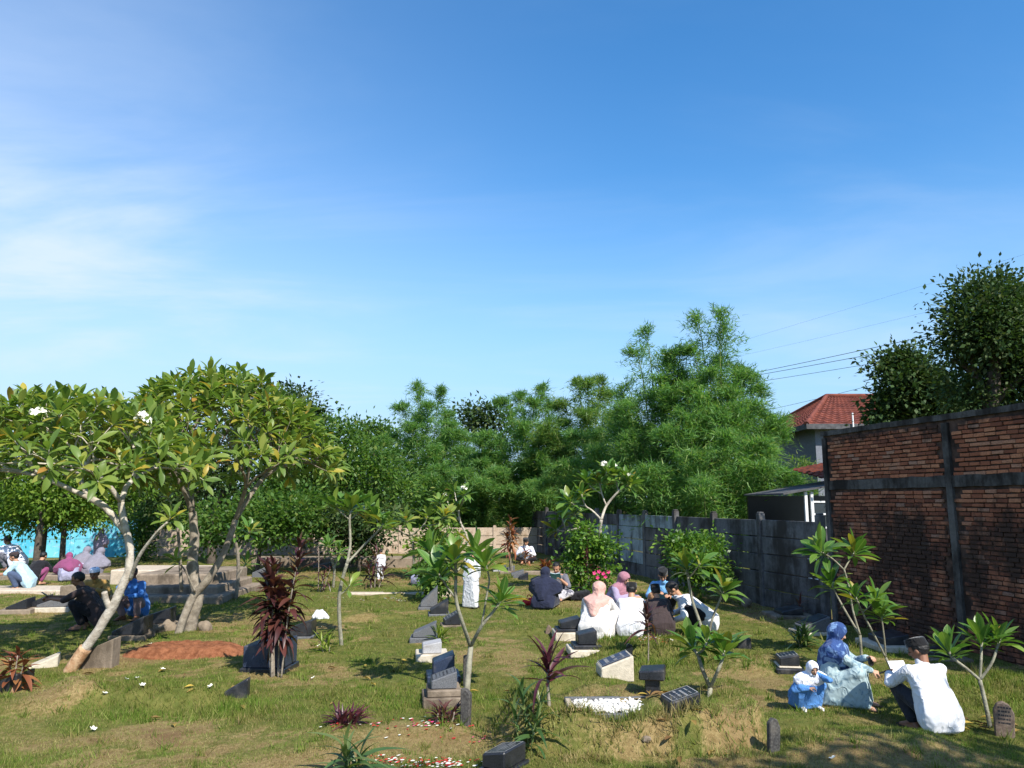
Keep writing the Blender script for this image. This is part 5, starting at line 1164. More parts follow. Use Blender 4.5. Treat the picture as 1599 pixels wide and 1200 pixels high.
# near family at right
girl = person('small girl squatting in white hijab and blue tunic', 1258, 1106, (.18, -1), 'squat', .60, .0085, 'skin_fair', top='blue_tunic', bottom=('skirt', 'blue_tunic'), head=('hijab', 'white_hijab'), hands=((.10, .30, .44), (-.09, .25, .70)), pitch=-14, yaw=-4, cape=.1, shoes='white_shoe', curl=.9)
mum = person('seated woman in swirled blue hijab and pale patterned dress', 1320, 1103, (.86, -.5), 'stool', .86, .0095, 'skin_fair', dress='mint_dress', head=('hijab', 'swirl_hijab'), hands=((.0, .34, .50), (-.06, .28, .66)), pitch=-22, yaw=16, cape=.12, curl=.8)
dad = person('man in white shirt and black cap squatting with back turned at right', 1455, 1143, (-.13, .99), 'squat', .90, .0095, 'skin_brown', top='white_cotton', bottom=('trousers', 'charcoal_trousers'), head=('peci', 'black_felt'), hands=((.04, .36, .50), (-.14, .40, .56)), pitch=-20, yaw=36, lean=17, wide=1.22, curl=.8)
# praying group in the middle
person('woman in peach hijab and white dress squatting with back to us', 932, 1000, (.38, .92), 'squat', .98, .012, 'skin_fair', dress='floral_white', head=('hijab', 'peach_hijab'), hands=((.10, .44, .5), (-.10, .42, .5)), pitch=-20, cape=.0, lean=22, wide=1.3)
person('woman in mauve hijab bowing behind the woman in white', 962, 968, (.75, -.66), 'squat', .98, .014, 'skin_fair', dress='lilac_robe', head=('hijab', 'mauve_hijab'), hands=((.10, .40, .5), (-.10, .40, .5)), pitch=-25, cape=.05, lean=24, wide=1.2)
person('man in white shirt and black cap squatting at centre of the group', 986, 996, (.22, .97), 'squat', .95, .012, 'skin_warm', wide=1.2, top='white_cotton', bottom=('trousers', 'black_cotton'), head=('peci', 'black_felt'), hands=((.12, .44, .5), (-.12, .44, .5)), pitch=-24, lean=30)
person('person in dark brown shirt and black cap squatting behind the red cordyline', 1032, 994, (-.1, 1), 'squat', .90, .012, 'skin_warm', top='brown_shirt', bottom=('trousers', 'black_cotton'), head=('peci', 'black_felt'), hands=((.12, .44, .5), (-.12, .44, .5)), pitch=-24, lean=30)
person('child in tan hijab crouching between the two capped men', 1008, 978, (.5, -.85), 'squat', .72, .014, 'skin_warm', dress='white_cotton', head=('hijab', 'tan_hijab'), hands=((.10, .40, .5), (-.10, .40, .5)), pitch=-20, cape=.2)
person('man in sky blue shirt and black cap facing us in the group', 1036, 962, (-.15, -1), 'squat', 1.06, .013, 'skin_warm', top='sky_shirt', bottom=('trousers', 'black_cotton'), head=('peci', 'black_felt'), hands=((.12, .46, .5), (-.12, .46, .46)), pitch=-34, lean=30)
person('bending man in white shirt at the right of the group', 1096, 990, (-.95, .12), 'squat_bow', 1.10, .012, 'skin_warm', top='white_cotton', bottom=('trousers', 'black_cotton'), head=('hair', 'black_hair'), hands=((.14, .42, .30), (-.14, .44, .22)), pitch=-40, lean=46)
# couple with the book
reader = person('man in grey shirt reading an open book', 872, 936, (-.25, -1), 'cross', 1.08, .013, 'skin_warm', top='grey_shirt', long=False, bottom=('sarong', 'patterned_sarong'), head=('hair', 'black_hair'), hands=((.06, .30, .52), (-.10, .32, .50)), pitch=-28)
person('woman in black hijab and robe seated before the reading man', 850, 950, (.3, .95), 'sit', .98, .013, 'skin_fair', dress='navy_cotton', head=('hijab', 'navy_cotton'), hands=((.10, .34, .4), (-.10, .34, .4)), pitch=-18, cape=.5, wide=1.2)
# standing and far figures
person('child in long white robe standing behind the forked sapling', 735, 950, (.5, .85), 'stand', .80, .014, 'skin_warm', dress='white_cotton', head=('peci', 'black_felt'), hands=((.14, .14, .85), (-.14, .14, .85)), pitch=-10, shoes='black_cotton')
person('small child in white standing by the deep red cordyline', 594, 908, (-.4, .9), 'stand', .58, .016, 'skin_warm', top='white_cotton', bottom=('trousers', 'white_cotton'), head=('hair', 'black_hair'), hands=((.14, .14, .85), (-.14, .14, .85)))
person('figure in grey lavender robe crouching behind the leaves', 655, 914, (.4, .9), 'squat', .82, .016, 'skin_warm', dress='lavender_robe', head=('hair', 'black_hair'), hands=((.10, .40, .5), (-.10, .40, .5)), lean=40)
person('far person in lavender white with black cap in the dark corner', 822, 880, (-.1, -1), 'cross', 1.15, .02, 'skin_warm', top='white_hijab', bottom=('trousers', 'black_cotton'), head=('peci', 'black_felt'), hands=((.10, .36, .4), (-.10, .36, .4)))
# left group
boy = person('man in pale blue shirt and striped cap squatting at the left edge', 34, 922, (-.97, -.2), 'squat', 1.06, .013, 'skin_warm', top='pale_blue_shirt', long=False, bottom=('trousers', 'denim'), head=('cap', 'brown_shirt'), hands=((.14, .46, .42), (-.10, .50, .40)), pitch=-12, lean=28)
person('person in black with back turned beside the pale blue shirt', 52, 914, (.1, 1), 'squat', 1.0, .016, 'skin_warm', top='black_cotton', bottom=('trousers', 'wine_cotton' if 'wine_cotton' in MAT else 'magenta_hijab'), head=('hair', 'black_hair'), hands=((.10, .40, .5), (-.10, .40, .5)))
person('woman in magenta hijab crouching in front of the turquoise wall', 106, 908, (-.5, .8), 'squat', 1.0, .016, 'skin_fair', dress='lavender_robe', head=('hijab', 'magenta_hijab'), hands=((.10, .40, .5), (-.10, .40, .5)), cape=.8, lean=44)
person('woman in pale grey hijab behind the magenta hijab', 122, 900, (.2, 1), 'squat', 1.0, .016, 'skin_fair', dress='lilac_robe', head=('hijab', 'grey_hijab'), hands=((.10, .40, .5), (-.10, .40, .5)), cape=.7)
person('woman in brownish grey hijab seated nearest the leaning trunk', 142, 903, (.3, 1), 'squat', 1.0, .016, 'skin_fair', dress='grey_hijab', head=('hijab', 'grey_hijab'), hands=((.10, .40, .5), (-.10, .40, .5)), cape=.7)
person('woman in lilac robe standing against the turquoise wall', 152, 888, (.4, .9), 'stand', .86, .016, 'skin_fair', dress='lilac_robe', head=('hijab', 'lilac_robe'), hands=((.10, .25, .95), (-.10, .25, .95)), cape=.8)
person('person in white stooping under the hedge at the far left', 22, 892, (-.8, .4), 'squat_bow', 1.35, .018, 'skin_brown', top='white_hijab', bottom=('trousers', 'grey_shirt'), head=('hair', 'black_hair'), hands=((.14, .42, .3), (-.14, .44, .3)), lean=40)
phone_man = person('man in black squatting and looking at a phone left of the trunk', 138, 982, (-.95, -.28), 'squat', 1.08, .011, 'skin_brown', top='brown_shirt', long=False, bottom=('trousers', 'black_cotton'), head=('hair', 'black_hair'), hands=((.06, .56, .56), (-.04, .56, .54)), pitch=-20, lean=26)
person('man in white cap and ochre jacket squatting behind the phone man', 153, 955, (.1, -1), 'squat', 1.03, .013, 'skin_brown', top='ochre_jacket', bottom=('trousers', 'tan_shirt'), head=('cap', 'white_hijab'), hands=((.10, .42, .5), (-.10, .42, .5)), pitch=-10)
person('man in royal blue shirt covering his face with one hand', 206, 968, (-.1, -1), 'squat', 1.04, .011, 'skin_brown', top='royal_shirt', bottom=('trousers', 'mauve_trousers'), head=('hair', 'black_hair'), hands=((-.02, .20, .84), (-.16, .42, .5)), pitch=-20, lean=16)
settle()
# held things
w = dad['wr'][1]; plain('paper', (.78, .78, .80), .8, .2, .04)
held('prayer_sheet', 'white paper held up by the squatting man in white', 'paper', (w + dad['wr'][0]) / 2 + dad['fw'][1] * .13 + Vector((0, 0, .05)), dad['fwd'], (.20, .008, .15), 'paper', -35)
plain('phone_black', (.012, .012, .014), .25, .5, .05)
held('mobile_phone', 'dark phone held in the lap of the woman in blue', 'phone', mum['wr'][0] + mum['fw'][0] * .14 + Vector((0, 0, .03)), mum['fwd'], (.075, .15, .010), 'phone_black', 25)
held('handbag', 'small dark pouch held under the arm of the woman in blue', 'bag', mum['wr'][1] + mum['fw'][1] * .06 + Vector((0, 0, -.045)), mum['fwd'], (.10, .06, .10), 'phone_black', 0)
held('mobile_phone', 'phone in the hands of the man in black', 'phone', phone_man['wr'][0] + phone_man['fw'][0] * .13 + Vector((0, 0, .04)), phone_man['fwd'], (.075, .15, .010), 'phone_black', 35)
plain('book_cover', (.05, .22, .24), .5, .4, .1)
def open_book():
    p = (reader['wr'][0] + reader['wr'][1]) / 2 + reader['fwd'] * .12 + Vector((0, 0, .05)); b = empty('open_book', p, math.atan2(-reader['fwd'].x, reader['fwd'].y)); tag(b, 'open book with teal cover held by the reading man', 'book')
    for nm, mt, th, off in (('cover', 'book_cover', .008, 0.0), ('pages', 'paper', .014, .011)):
        m = MB()
        for s in (1, -1): m.box((s * .065, 0, 0), (.13 - off, .19 - off, th), M=Matrix.Translation((0, 0, off)) @ Matrix.Rotation(-s * R(14), 4, 'Y'))
        o = m.build(nm, [MAT[mt]], b); o.rotation_euler = (R(48), 0, 0)
open_book()
# ================================================================== graves
def granite(name, a, b, rough=0.25, spec=0.5, s=90):
    t = NT(name); n = t.noise(s, 3, .7, vec=t.local()); c = t.mix(t.mr(n, .35, .7), a, b)
    d = t.noise(3.5, 5, .6); c = t.mix(t.mr(d, .5, .8, 0, .55), c, (.16, .14, .115))
    return t.surf(c, t.mr(d, .3, .7, rough, min(1, rough + .3)), spec, bump=t.bump(t.noise(5, 4), .12, .02))
granite('black_granite', (.010, .011, .014), (.030, .032, .038)); granite('blue_granite', (.014, .022, .048), (.035, .050, .090)); granite('grey_granite', (.075, .078, .085), (.16, .165, .175), .5, .4); granite('slate', (.045, .042, .040), (.105, .10, .092), .75, .2, 40); granite('brown_stone', (.12, .085, .065), (.22, .165, .125), .8, .2, 40); granite('pale_granite', (.30, .30, .31), (.45, .45, .46), .6, .3)
plain('engraving', (.34, .34, .34), .8, .2, .1); plain('dark_engraving', (.03, .03, .034), .8, .2, .1)
GRV = 'dark slanted headstones among the graves'
def stone(label, px, py, w_px, h_px, depth=.36, low=.35, mat='black_granite', base=None, rz=0.0, text=None, plaque=None, Y=None, flip=False, rows=4, lip=0.0, group=GRV):
    """slanted block, low at the left; base = list of (extra metres each side, height, material) from the ground up"""
    p = gp(px, py) if Y is None else at(px, py, Y); p.z = H(p.x, p.y); k = ppm(p); w, h = w_px / k, h_px / k
    p.y += depth * .5
    t = empty('headstone', p, rz); tag(t, label, 'headstone', group); z = -.05
    for (ex, bh, bmat) in (base or ()):
        m = MB(); m.box((0, 0, z + (bh - (z if z < 0 else 0)) / 2 if z < 0 else z + bh / 2), (w + 2 * ex, depth + 2 * ex, bh + (-z if z < 0 else 0))); m.build('base', [MAT[bmat]], t, bevel=.012); z = max(z, 0) + bh
    z0 = max(z, 0) if base else -.05; s = -1 if flip else 1; hs = max(.06, h - max(z, 0))
    zb = max(z, 0); pts = [(-w / 2, z0), (w / 2, z0), (w / 2, zb + hs), (-w / 2, zb + hs * low)]
    if flip: pts = [(-x, q_) for x, q_ in pts][::-1]
    m = MB(); m.prism(pts, -depth / 2, depth / 2); m.build('stone', [MAT[mat]], t, bevel=.014)
    a = Vector((-s * w / 2, 0, zb + hs * low)); b = Vector((s * w / 2, 0, zb + hs)); u = (b - a); L = u.length; u.normalize(); n = Vector((-u.z * s, 0, u.x * s)); n = n if n.z > 0 else -n
    if plaque:
        m = MB(); m.box((0, 0, 0), (L * .84, depth * .84, .016)); M = Matrix((u, Vector((0, 1, 0)), n)).transposed().to_4x4(); M.translation = (a + b) / 2 + n * .008
        m2 = MB(); m2.add(m.v, m.f, 0, M); m2.build('plaque', [MAT[plaque]], t, bevel=.004)
    if text:
        q_ = random.Random(int(px * 7 + py)); m = MB(); off = .020 if plaque else .004; wd = depth * .78; lh = L * .72 / rows
        for r in range(rows):
            y = -wd / 2 + q_.uniform(0, wd * .15); c = a + u * (L * .14 + lh * (r + .5)) + n * off; e = wd / 2 - q_.uniform(0, wd * .2); big = 1.0 if r in (rows - 2, rows - 3) else .6
            while y < e:
                g_ = q_.uniform(.008, .022) * (1.3 if big == 1 else 1); hh = lh * .42 * big
                if q_.random() < .82:
                    V = [c + u * -hh / 2 + Vector((0, y, 0)), c + u * hh / 2 + Vector((0, y, 0)), c + u * hh / 2 + Vector((0, y + g_ * .62, 0)), c + u * -hh / 2 + Vector((0, y + g_ * .62, 0))]; m.add(V, [(0, 1, 2, 3)])
                y += g_
        for (x0, y0, x1, y1) in ((.06, -.42, .94, -.42), (.06, .42, .94, .42), (.06, -.42, .06, .42), (.94, -.42, .94, .42)):
            A_ = a + u * L * x0 + n * off + Vector((0, depth * y0, 0)); B_ = a + u * L * x1 + n * off + Vector((0, depth * y1, 0)); dd = (B_ - A_).normalized(); pr = n.cross(dd) * .004; m.add([A_ - pr, B_ - pr, B_ + pr, A_ + pr], [(0, 1, 2, 3)])
        stuff(m.build('inscription', [MAT[text]], t))
    NO_GRASS.append((p.x, p.y, w / 2 + .02, depth / 2 + .02)); return t
def slab_stone(label, px, py, w_px, h_px, mat='slate', thick=.05, lean=0.0, rz=0.0, shape=((-.5, .8), (-.1, 1.0), (.5, .86)), name='headstone', group='upright slate grave markers', text=False):
    p = gp(px, py); k = ppm(p); w, h = w_px / k, h_px / k; t = empty(name, p, rz); tag(t, label, 'headstone', group)
    pts = [(-w / 2 * .92, -.1), (w / 2 * .92, -.1)] + [(x * w, z * h) for x, z in shape[::-1]]
    m = MB(); m.prism(pts, -thick / 2, thick / 2); o = m.build('stone', [MAT[mat]], t, bevel=.008); o.rotation_euler = (0, R(lean), 0)
    if text:
        q_ = random.Random(5); m = MB()
        for r in range(5):
            x = -w * .30
            while x < w * .28:
                g_ = q_.uniform(.012, .03); z = h * (.82 - .11 * r); m.add([(x, -thick / 2 - .002, z), (x + g_ * .7, -thick / 2 - .002, z), (x + g_ * .7, -thick / 2 - .002, z + .016), (x, -thick / 2 - .002, z + .016)], [(0, 1, 2, 3)]); x += g_
        i = stuff(m.build('inscription', [MAT['dark_engraving']], t)); i.rotation_euler = (0, R(lean), 0)
    NO_GRASS.append((p.x, p.y, w / 2, .05)); return t
# centre column
stone('black headstone with pale inscription at the bottom edge', 787, 1210, 42, 34, .40, .72, text='engraving', rz=R(-30), rows=5, base=[(.03, .03, 'black_granite')])
stone('grey inscribed slab on a stepped stone plinth beside the standing slate', 690, 1102, 40, 50, .34, .5, 'grey_granite', base=[(.10, .10, 'weathered_concrete'), (.05, .08, 'weathered_concrete')], text='dark_engraving', rz=R(8), rows=5)
stone('navy granite block headstone directly behind the grey inscribed slab', 690, 1066, 34, 42, .34, .62, 'blue_granite', base=[(.08, .09, 'blue_granite')], rz=R(8))
stone('pale grey block on a white base beside the navy block', 672, 1032, 30, 28, .34, .7, 'pale_granite', base=[(.10, .10, 'sandstone_base')], rz=R(8))
stone('charcoal wedge headstone with a wide foot left of the sapling', 661, 1003, 36, 28, .40, .3, 'grey_granite', base=[(.05, .07, 'grey_granite')], rz=R(3))
stone('slanted black headstone with carved face behind the charcoal wedge', 704, 980, 25, 24, .40, .35, 'black_granite', base=[(.05, .04, 'weathered_concrete')], text='engraving', rz=R(10))
stone('black wedge stone third from the back of the centre row', 684, 962, 28, 24, .42, .25, 'black_granite', base=[(.04, .04, 'grey_granite')], rz=R(8))
stone('tall grey tapering wedge near the path edge', 668, 952, 26, 34, .5, .2, 'grey_granite', base=[(.05, .05, 'grey_granite')], rz=R(4))
stone('small dark box stone at the back of the centre row', 661, 916, 22, 14, .4, .8, 'black_granite')
# left
stone('small black slanted stone alone on the left turf', 366, 1090, 36, 28, .16, .28, 'black_granite', rz=R(6))
stone('large blue-black granite block beside the tall red cordyline', 412, 1050, 66, 46, .55, .82, 'blue_granite', base=[(.03, .05, 'black_granite')], rz=R(-4))
stone('black headstone right behind the tall red cordyline', 468, 998, 34, 28, .40, .5, 'black_granite', base=[(.03, .04, 'grey_granite')])
stone('first black wedge in the row at the left edge', 20, 958, 30, 22, .5, .2, 'black_granite', base=[(.12, .08, 'weathered_concrete')], rz=R(12))
stone('second black wedge in the row at the left edge', 50, 954, 28, 22, .5, .2, 'black_granite', base=[(.12, .08, 'weathered_concrete')], rz=R(12))
stone('longer grey-sided wedge in the row before the phone man', 76, 956, 44, 26, .5, .2, 'grey_granite', base=[(.06, .10, 'sandstone_base')], rz=R(12))
stone('concrete block with dark face behind the phone man', 106, 938, 28, 24, .4, .9, 'weathered_concrete')
stone('black wedge on rough stones left of the broad frangipani trunk', 196, 1000, 48, 36, .45, .2, 'black_granite', base=[(.04, .08, 'weathered_concrete')], rz=R(4))
stone('thin black slab on a stone edge beside the broad trunk', 236, 985, 50, 34, .4, .3, 'black_granite', base=[(.06, .12, 'weathered_concrete')], rz=R(8))
stone('brown concrete block behind the foot of the leaning trunk', 148, 1044, 46, 44, .3, .55, 'weathered_concrete', rz=R(5))
stone('pale slab tipped over at the left edge', 58, 1044, 40, 18, .35, .1, 'sandstone_base', rz=R(25))
stone('dark low stone in the bottom left corner', 4, 1080, 40, 26, .4, .4, 'black_granite')
stone('flat dark slab on the upper terrace left of the trunk', 262, 890, 46, 9, .9, .7, 'grey_granite', Y=24)
stone('small black wedge on the terrace ledge', 268, 902, 16, 9, .4, .1, 'black_granite', Y=22.8)
stone('dark wedge on the grass right of the broad trunk', 360, 910, 22, 14, .5, .1, 'grey_granite')
stone('flat grey stone pile near the low back wall', 408, 902, 30, 20, .8, .35, 'grey_granite')
# group area
stone('black headstone on white base beside the peach hijab woman', 890, 1000, 32, 34, .36, .55, 'black_granite', base=[(.10, .14, 'sandstone_base'), (.06, .05, 'black_granite')], rz=R(4))
stone('black polished headstone on stepped slab in front of the group', 917, 1020, 30, 34, .34, .7, 'black_granite', base=[(.14, .06, 'sandstone_base'), (.07, .06, 'black_granite')], rz=R(3))
stone('cream rendered block with black plaque facing up', 963, 1060, 52, 34, .40, .45, 'sandstone_base', plaque='blue_granite', text='engraving', rz=R(4), rows=3)
stone('black box headstone perched on a narrow foot', 1024, 1084, 40, 36, .34, .78, 'black_granite', base=[(-.06, .13, 'black_granite')], rz=R(-14))
stone('low black inscribed headstone at the end of the pebble bed', 1068, 1106, 48, 22, .34, .4, 'black_granite', text='engraving', rz=R(10))
stone('small black box stone right of the green mound', 1163, 1014, 22, 16, .3, .8, 'black_granite')
slab_stone('narrow black post marker behind the cream block', 983, 1034, 10, 28, 'black_granite', .06, shape=((-.5, .85), (-.2, 1.0), (.5, .9)))
slab_stone('small brown triangular marker left of the peach hijab woman', 855, 990, 12, 14, 'brown_stone', .05, shape=((-.2, .5), (.1, 1.0), (.5, .7)))
# right
stone('low black headstone on a dark base left of the woman in blue', 1237, 1050, 30, 26, .36, .7, 'black_granite', base=[(.06, .05, 'black_granite'), (.02, .03, 'sandstone_base')], text='engraving', rz=R(-8))
stone('slanted grey plaque stone on pale slab behind the woman in blue', 1276, 992, 44, 28, .45, .35, 'grey_granite', base=[(.08, .05, 'sandstone_base')], plaque='black_granite', rz=R(4))
stone('dark slab stone in the wall shade behind the lily', 1238, 965, 34, 16, .5, .4, 'black_granite', base=[(.2, .05, 'weathered_concrete')])
stone('black grave stone behind the capped man by the brick wall', 1402, 1018, 40, 26, .6, .6, 'black_granite', base=[(.16, .10, 'sandstone_base')])
stone('dark box stone low in the brick wall shade', 1480, 1032, 44, 18, .4, .6, 'black_granite', base=[(.12, .04, 'weathered_concrete')])
slab_stone('rough slate marker standing alone in the right foreground', 1208, 1174, 20, 50, 'slate', .06, lean=3, rz=R(18), shape=((-.5, .86), (-.15, 1.0), (.2, .97), (.5, .74)))
slab_stone('grey slate marker standing below the forked sapling', 727, 1132, 16, 54, 'slate', .07, lean=1, rz=R(-20), shape=((-.5, 1.0), (.1, .98), (.5, .86)))
slab_stone('weathered post marker just behind the forked sapling trunk', 727, 1072, 8, 48, 'slate', .05, shape=((-.5, .95), (.5, 1.0)))
slab_stone('brown pointed headstone at the far right', 1569, 1150, 28, 52, 'brown_stone', .08, lean=2, rz=R(-24), shape=((-.5, .74), (-.32, .93), (-.05, 1.0), (.28, .92), (.5, .70)), text=True)
# far corner
for i, (px, py, w_, h_, mt, lab) in enumerate(((780, 893, 20, 8, 'pale_granite', 'white flat stone near the orange cordyline'), (796, 893, 16, 8, 'grey_granite', 'grey flat stone under the orange cordyline'), (808, 903, 20, 12, 'grey_granite', 'small grey grave left of the dark far stones'), (818, 906, 14, 10, 'black_granite', 'small black far stone by the pale kerb'), (836, 912, 14, 11, 'black_granite', 'black far stone nearest the black robed woman'), (502, 888, 26, 9, 'grey_granite', 'dark flat stone left of the young frangipani'), (536, 886, 30, 10, 'grey_granite', 'grey flat stone by the low back wall'))):
    stone(lab, px, py, w_, h_, .5, .5, mt)
# white cloth-covered stone
p = gp(500, 966)
bm = bmesh.new(); hull(bm, [((-.16, 0, .03), .07), ((.16, .05, .02), .05), ((.02, .1, .16), .06), ((-.12, .12, .14), .06), ((.22, -.05, .02), .04)]); t = empty('cloth_bundle', p); tag(t, 'crumpled white cloth lying behind the tall red cordyline', 'cloth'); t.scale = (.75, .75, .8); grown('cloth', bm, MAT['white_cotton'], t, .012, 2, .06, .13); settle()
# red earth mound
def earth():
    t = NT('red_earth'); n = t.noise(11, 6, .65); c = t.mix(t.mr(n, .3, .7), (.17, .062, .030), (.33, .135, .068)); c = t.mix(t.mr(t.noise(60, 3), .6, .75, 0, .6), c, (.40, .24, .14)); m_ = t.surf(c, .97, .08, bump=t.bump(t.math('ADD', n, t.noise(70, 4)), .9, .03))
    c = gp(292, 1024); nx, ny = 60, 36; V = []
    for j in range(ny + 1):
        for i in range(nx + 1):
            u, v = i / nx * 2 - 1, j / ny * 2 - 1; x, y = c.x + u * 1.12, c.y + .1 + v * .48; r = (abs(u) ** 3 + abs(v) ** 3) ** (1 / 3) + .12 * mnoise.noise((x * 2.5, y * 2.5, 0)); k = max(0., min(1., (1 - r) * 2.2))
            V.append((x - c.x, y - c.y, H(x, y) - c.z - .03 + .17 * k * k * (3 - 2 * k) + (.03 * mnoise.noise((x * 7, y * 7, 2)) + .016 * mnoise.noise((x * 22, y * 22, 2))) * min(1, k * 3)))
    F = [(j * (nx + 1) + i, j * (nx + 1) + i + 1, (j + 1) * (nx + 1) + i + 1, (j + 1) * (nx + 1) + i) for j in range(ny) for i in range(nx)]
    o = obj('grave_mound', mesh_from('grave_mound', V, F, [m_], smooth=True)); o.location = c; tag(o, 'bare red earth grave mound left of the blue granite block', 'grave mound'); NO_GRASS.append((c.x, c.y + .1, .95, .40))
earth()
# pebble bed
def pebble_bed():
    c = gp(978, 1109); c.z = H(c.x, c.y) + .03; t = empty('pebble_grave', c, R(2)); tag(t, 'grave bed of white pebbles in a grey kerb frame', 'grave'); L, W = 1.12, .46
    for (x, y, a, b) in ((0, W / 2 + .03, L + .12, .06), (0, -W / 2 - .03, L + .12, .06), (-L / 2 - .03, 0, .06, W - .002), (L / 2 + .03, 0, .06, W - .002)):
        m = MB(); m.box((x, y, -.03 - (.035 if y < -.1 else 0)), (a, b, .14)); m.build('kerb', [MAT['grey_granite'] if x >= 0 else MAT['pale_slab']], t, bevel=.008)
    q_ = random.Random(4); m = MB(); tb = bmesh.new(); bmesh.ops.create_icosphere(tb, subdivisions=1, radius=1); sv = [v.co.copy() for v in tb.verts]; sf = [tuple(v.index for v in f.verts) for f in tb.faces]; tb.free()
    for i in range(620):
        s = q_.uniform(.014, .030); M = Matrix.Translation((q_.uniform(-L / 2 + .02, L / 2 - .02), q_.uniform(-W / 2 + .02, W / 2 - .02), -.005 + q_.uniform(0, .03))) @ Matrix.Rotation(q_.uniform(0, 6.28), 4, (q_.random(), q_.random(), 1)) @ Matrix.Diagonal((s * 1.3, s, s * .7, 1)); m.add([v * q_.uniform(.92, 1.08) for v in sv], sf, 0, M)
    stuff(m.build('pebbles', [MAT['pale_pebble']], t, smooth=True)); NO_GRASS.append((c.x, c.y, L / 2 + .06, W / 2 + .04))
tp = NT('pale_pebble'); tp.surf(tp.ramp(tp.rand(), [(0, (.50, .48, .44)), (.6, (.74, .72, .68)), (1, (.82, .80, .76))]), .6, .3)
pebble_bed()
# petals and fallen flowers
def petals(label, px, py, rx, ry, n, mats, seed):
    c = gp(px, py); q_ = random.Random(seed); m = MB()
    for i in range(n):
        if i % 9 == 0: ox, oy, sp = q_.gauss(0, .5) * rx, q_.gauss(0, .75) * ry, q_.uniform(.03, .13)
        x, y = c.x + ox + q_.gauss(0, sp), c.y + oy + q_.gauss(0, sp * .8); s = q_.uniform(.010, .022); a = q_.uniform(0, 6.28); tz = q_.uniform(0, .35)
        z = H(x, y) - c.z + q_.uniform(.010, .026); V = [(x - c.x + math.cos(a + k * 1.2566) * s * (1.3 if k % 2 else .8), y - c.y + math.sin(a + k * 1.2566) * s, z + math.cos(k * 1.2566 + a) * s * tz) for k in range(5)]; m.add(V, [tuple(range(5))], q_.randrange(len(mats)))
    o = m.build('flower_petals', [MAT[k] for k in mats]); o.location = c; stuff(o); o['label'] = label
petals('red petals strewn on the low grave left of the slate marker', 650, 1134, .75, .12, 80, ['petal_red', 'petal_red', 'petal_pink', 'petal_red', 'petal_white'], 1)
petals('red and white petals heaped beside the bottom black headstone', 688, 1194, .50, .06, 170, ['petal_white', 'petal_red', 'petal_white', 'petal_red'], 2)
petals('red petals on the grave in front of the praying group', 1010, 1000, .6, .12, 160, ['petal_red', 'orange_petal', 'petal_white'] if False else ['petal_red', 'petal_red', 'petal_white'], 3)
petals('scattered pale petals along the path behind the centre row', 620, 938, 1.4, .3, 120, ['petal_white', 'petal_red', 'petal_white'], 4)
for i, (px, py, wh) in enumerate(((163, 1087, 'on the left grassy hump'), (196, 1064, 'left one of the close pair behind the grassy hump'), (212, 1063, 'right one of the close pair behind the grassy hump'), (328, 1076, 'beside the small black slanted stone'), (222, 1074, 'just below the close pair of blossoms'), (254, 1049, 'on turf below the red earth mound'), (268, 1014, 'on top of the red earth mound'),
                             (178, 1026, 'beside the brown block at the leaning trunk'), (234, 1010, 'at the left tip of the red earth mound'), (488, 1063, 'right of the tall red cordyline'), (497, 1012, 'beside the yellow-green young plant'), (145, 1143, 'on bare earth in the left foreground'), (410, 998, 'behind the blue granite block'), (1048, 1003, 'in front of the praying group'), (1300, 1190, 'in the shade at the bottom right'), (870, 935, 'at the knees of the reading man'))):
    g_ = gp(px, py); o = obj('fallen_flower', FLOWER, loc=(g_.x, g_.y, g_.z + .03), rot=(rnd.uniform(-.5, .5), rnd.uniform(-.5, .5), rnd.uniform(0, 6)), scale=.85); tag(o, 'fallen white frangipani blossom ' + wh, 'flower', 'fallen frangipani blossoms')
# dry leaf litter
def litter(label, px, py, rx, ry, n, seed, mats=('dry_leaf',)):
    c = gp(px, py); q_ = random.Random(seed); V0, F0 = leaf_shape('plumeria', .10, .07); m = MB()
    for i in range(n):
        x, y = c.x + q_.uniform(-rx, rx), c.y + q_.uniform(-ry, ry); s = q_.uniform(.10, .19); M = Matrix.Translation((x - c.x, y - c.y, H(x, y) - c.z + q_.uniform(.015, .035))) @ Matrix.Rotation(q_.uniform(0, 6.28), 4, 'Z') @ Matrix.Rotation(q_.uniform(-.3, .3), 4, 'X') @ Matrix.Diagonal((s, s, s * 1.3, 1)); m.add(V0, [tuple(f) for f in F0], 0, M)
    o = m.build('leaf_litter', [MAT[mats[0]]], smooth=True); o.location = c; stuff(o); o['label'] = label
leaf_mat('dry_leaf', [(0, (.16, .085, .035)), (.5, (.30, .19, .07)), (1, (.48, .34, .07))], .7, .2, .2, 1.1)
litter('dry yellow leaves heaped under the three-armed sapling', 1530, 1138, .42, .22, 34, 1)
litter('dry leaves beside the seated woman and the man', 1398, 1080, .15, .2, 6, 2); litter('dry leaves on the bank below the pebble grave', 1080, 1162, .35, .1, 7, 3); litter('dry leaves under the black box headstone', 1040, 1086, .2, .06, 12, 4); litter('scattered dry leaves on the middle turf', 800, 1060, 2.2, 1.8, 18, 5); litter('scattered dry leaves on the left turf', 260, 1060, 2.0, 1.6, 14, 6)
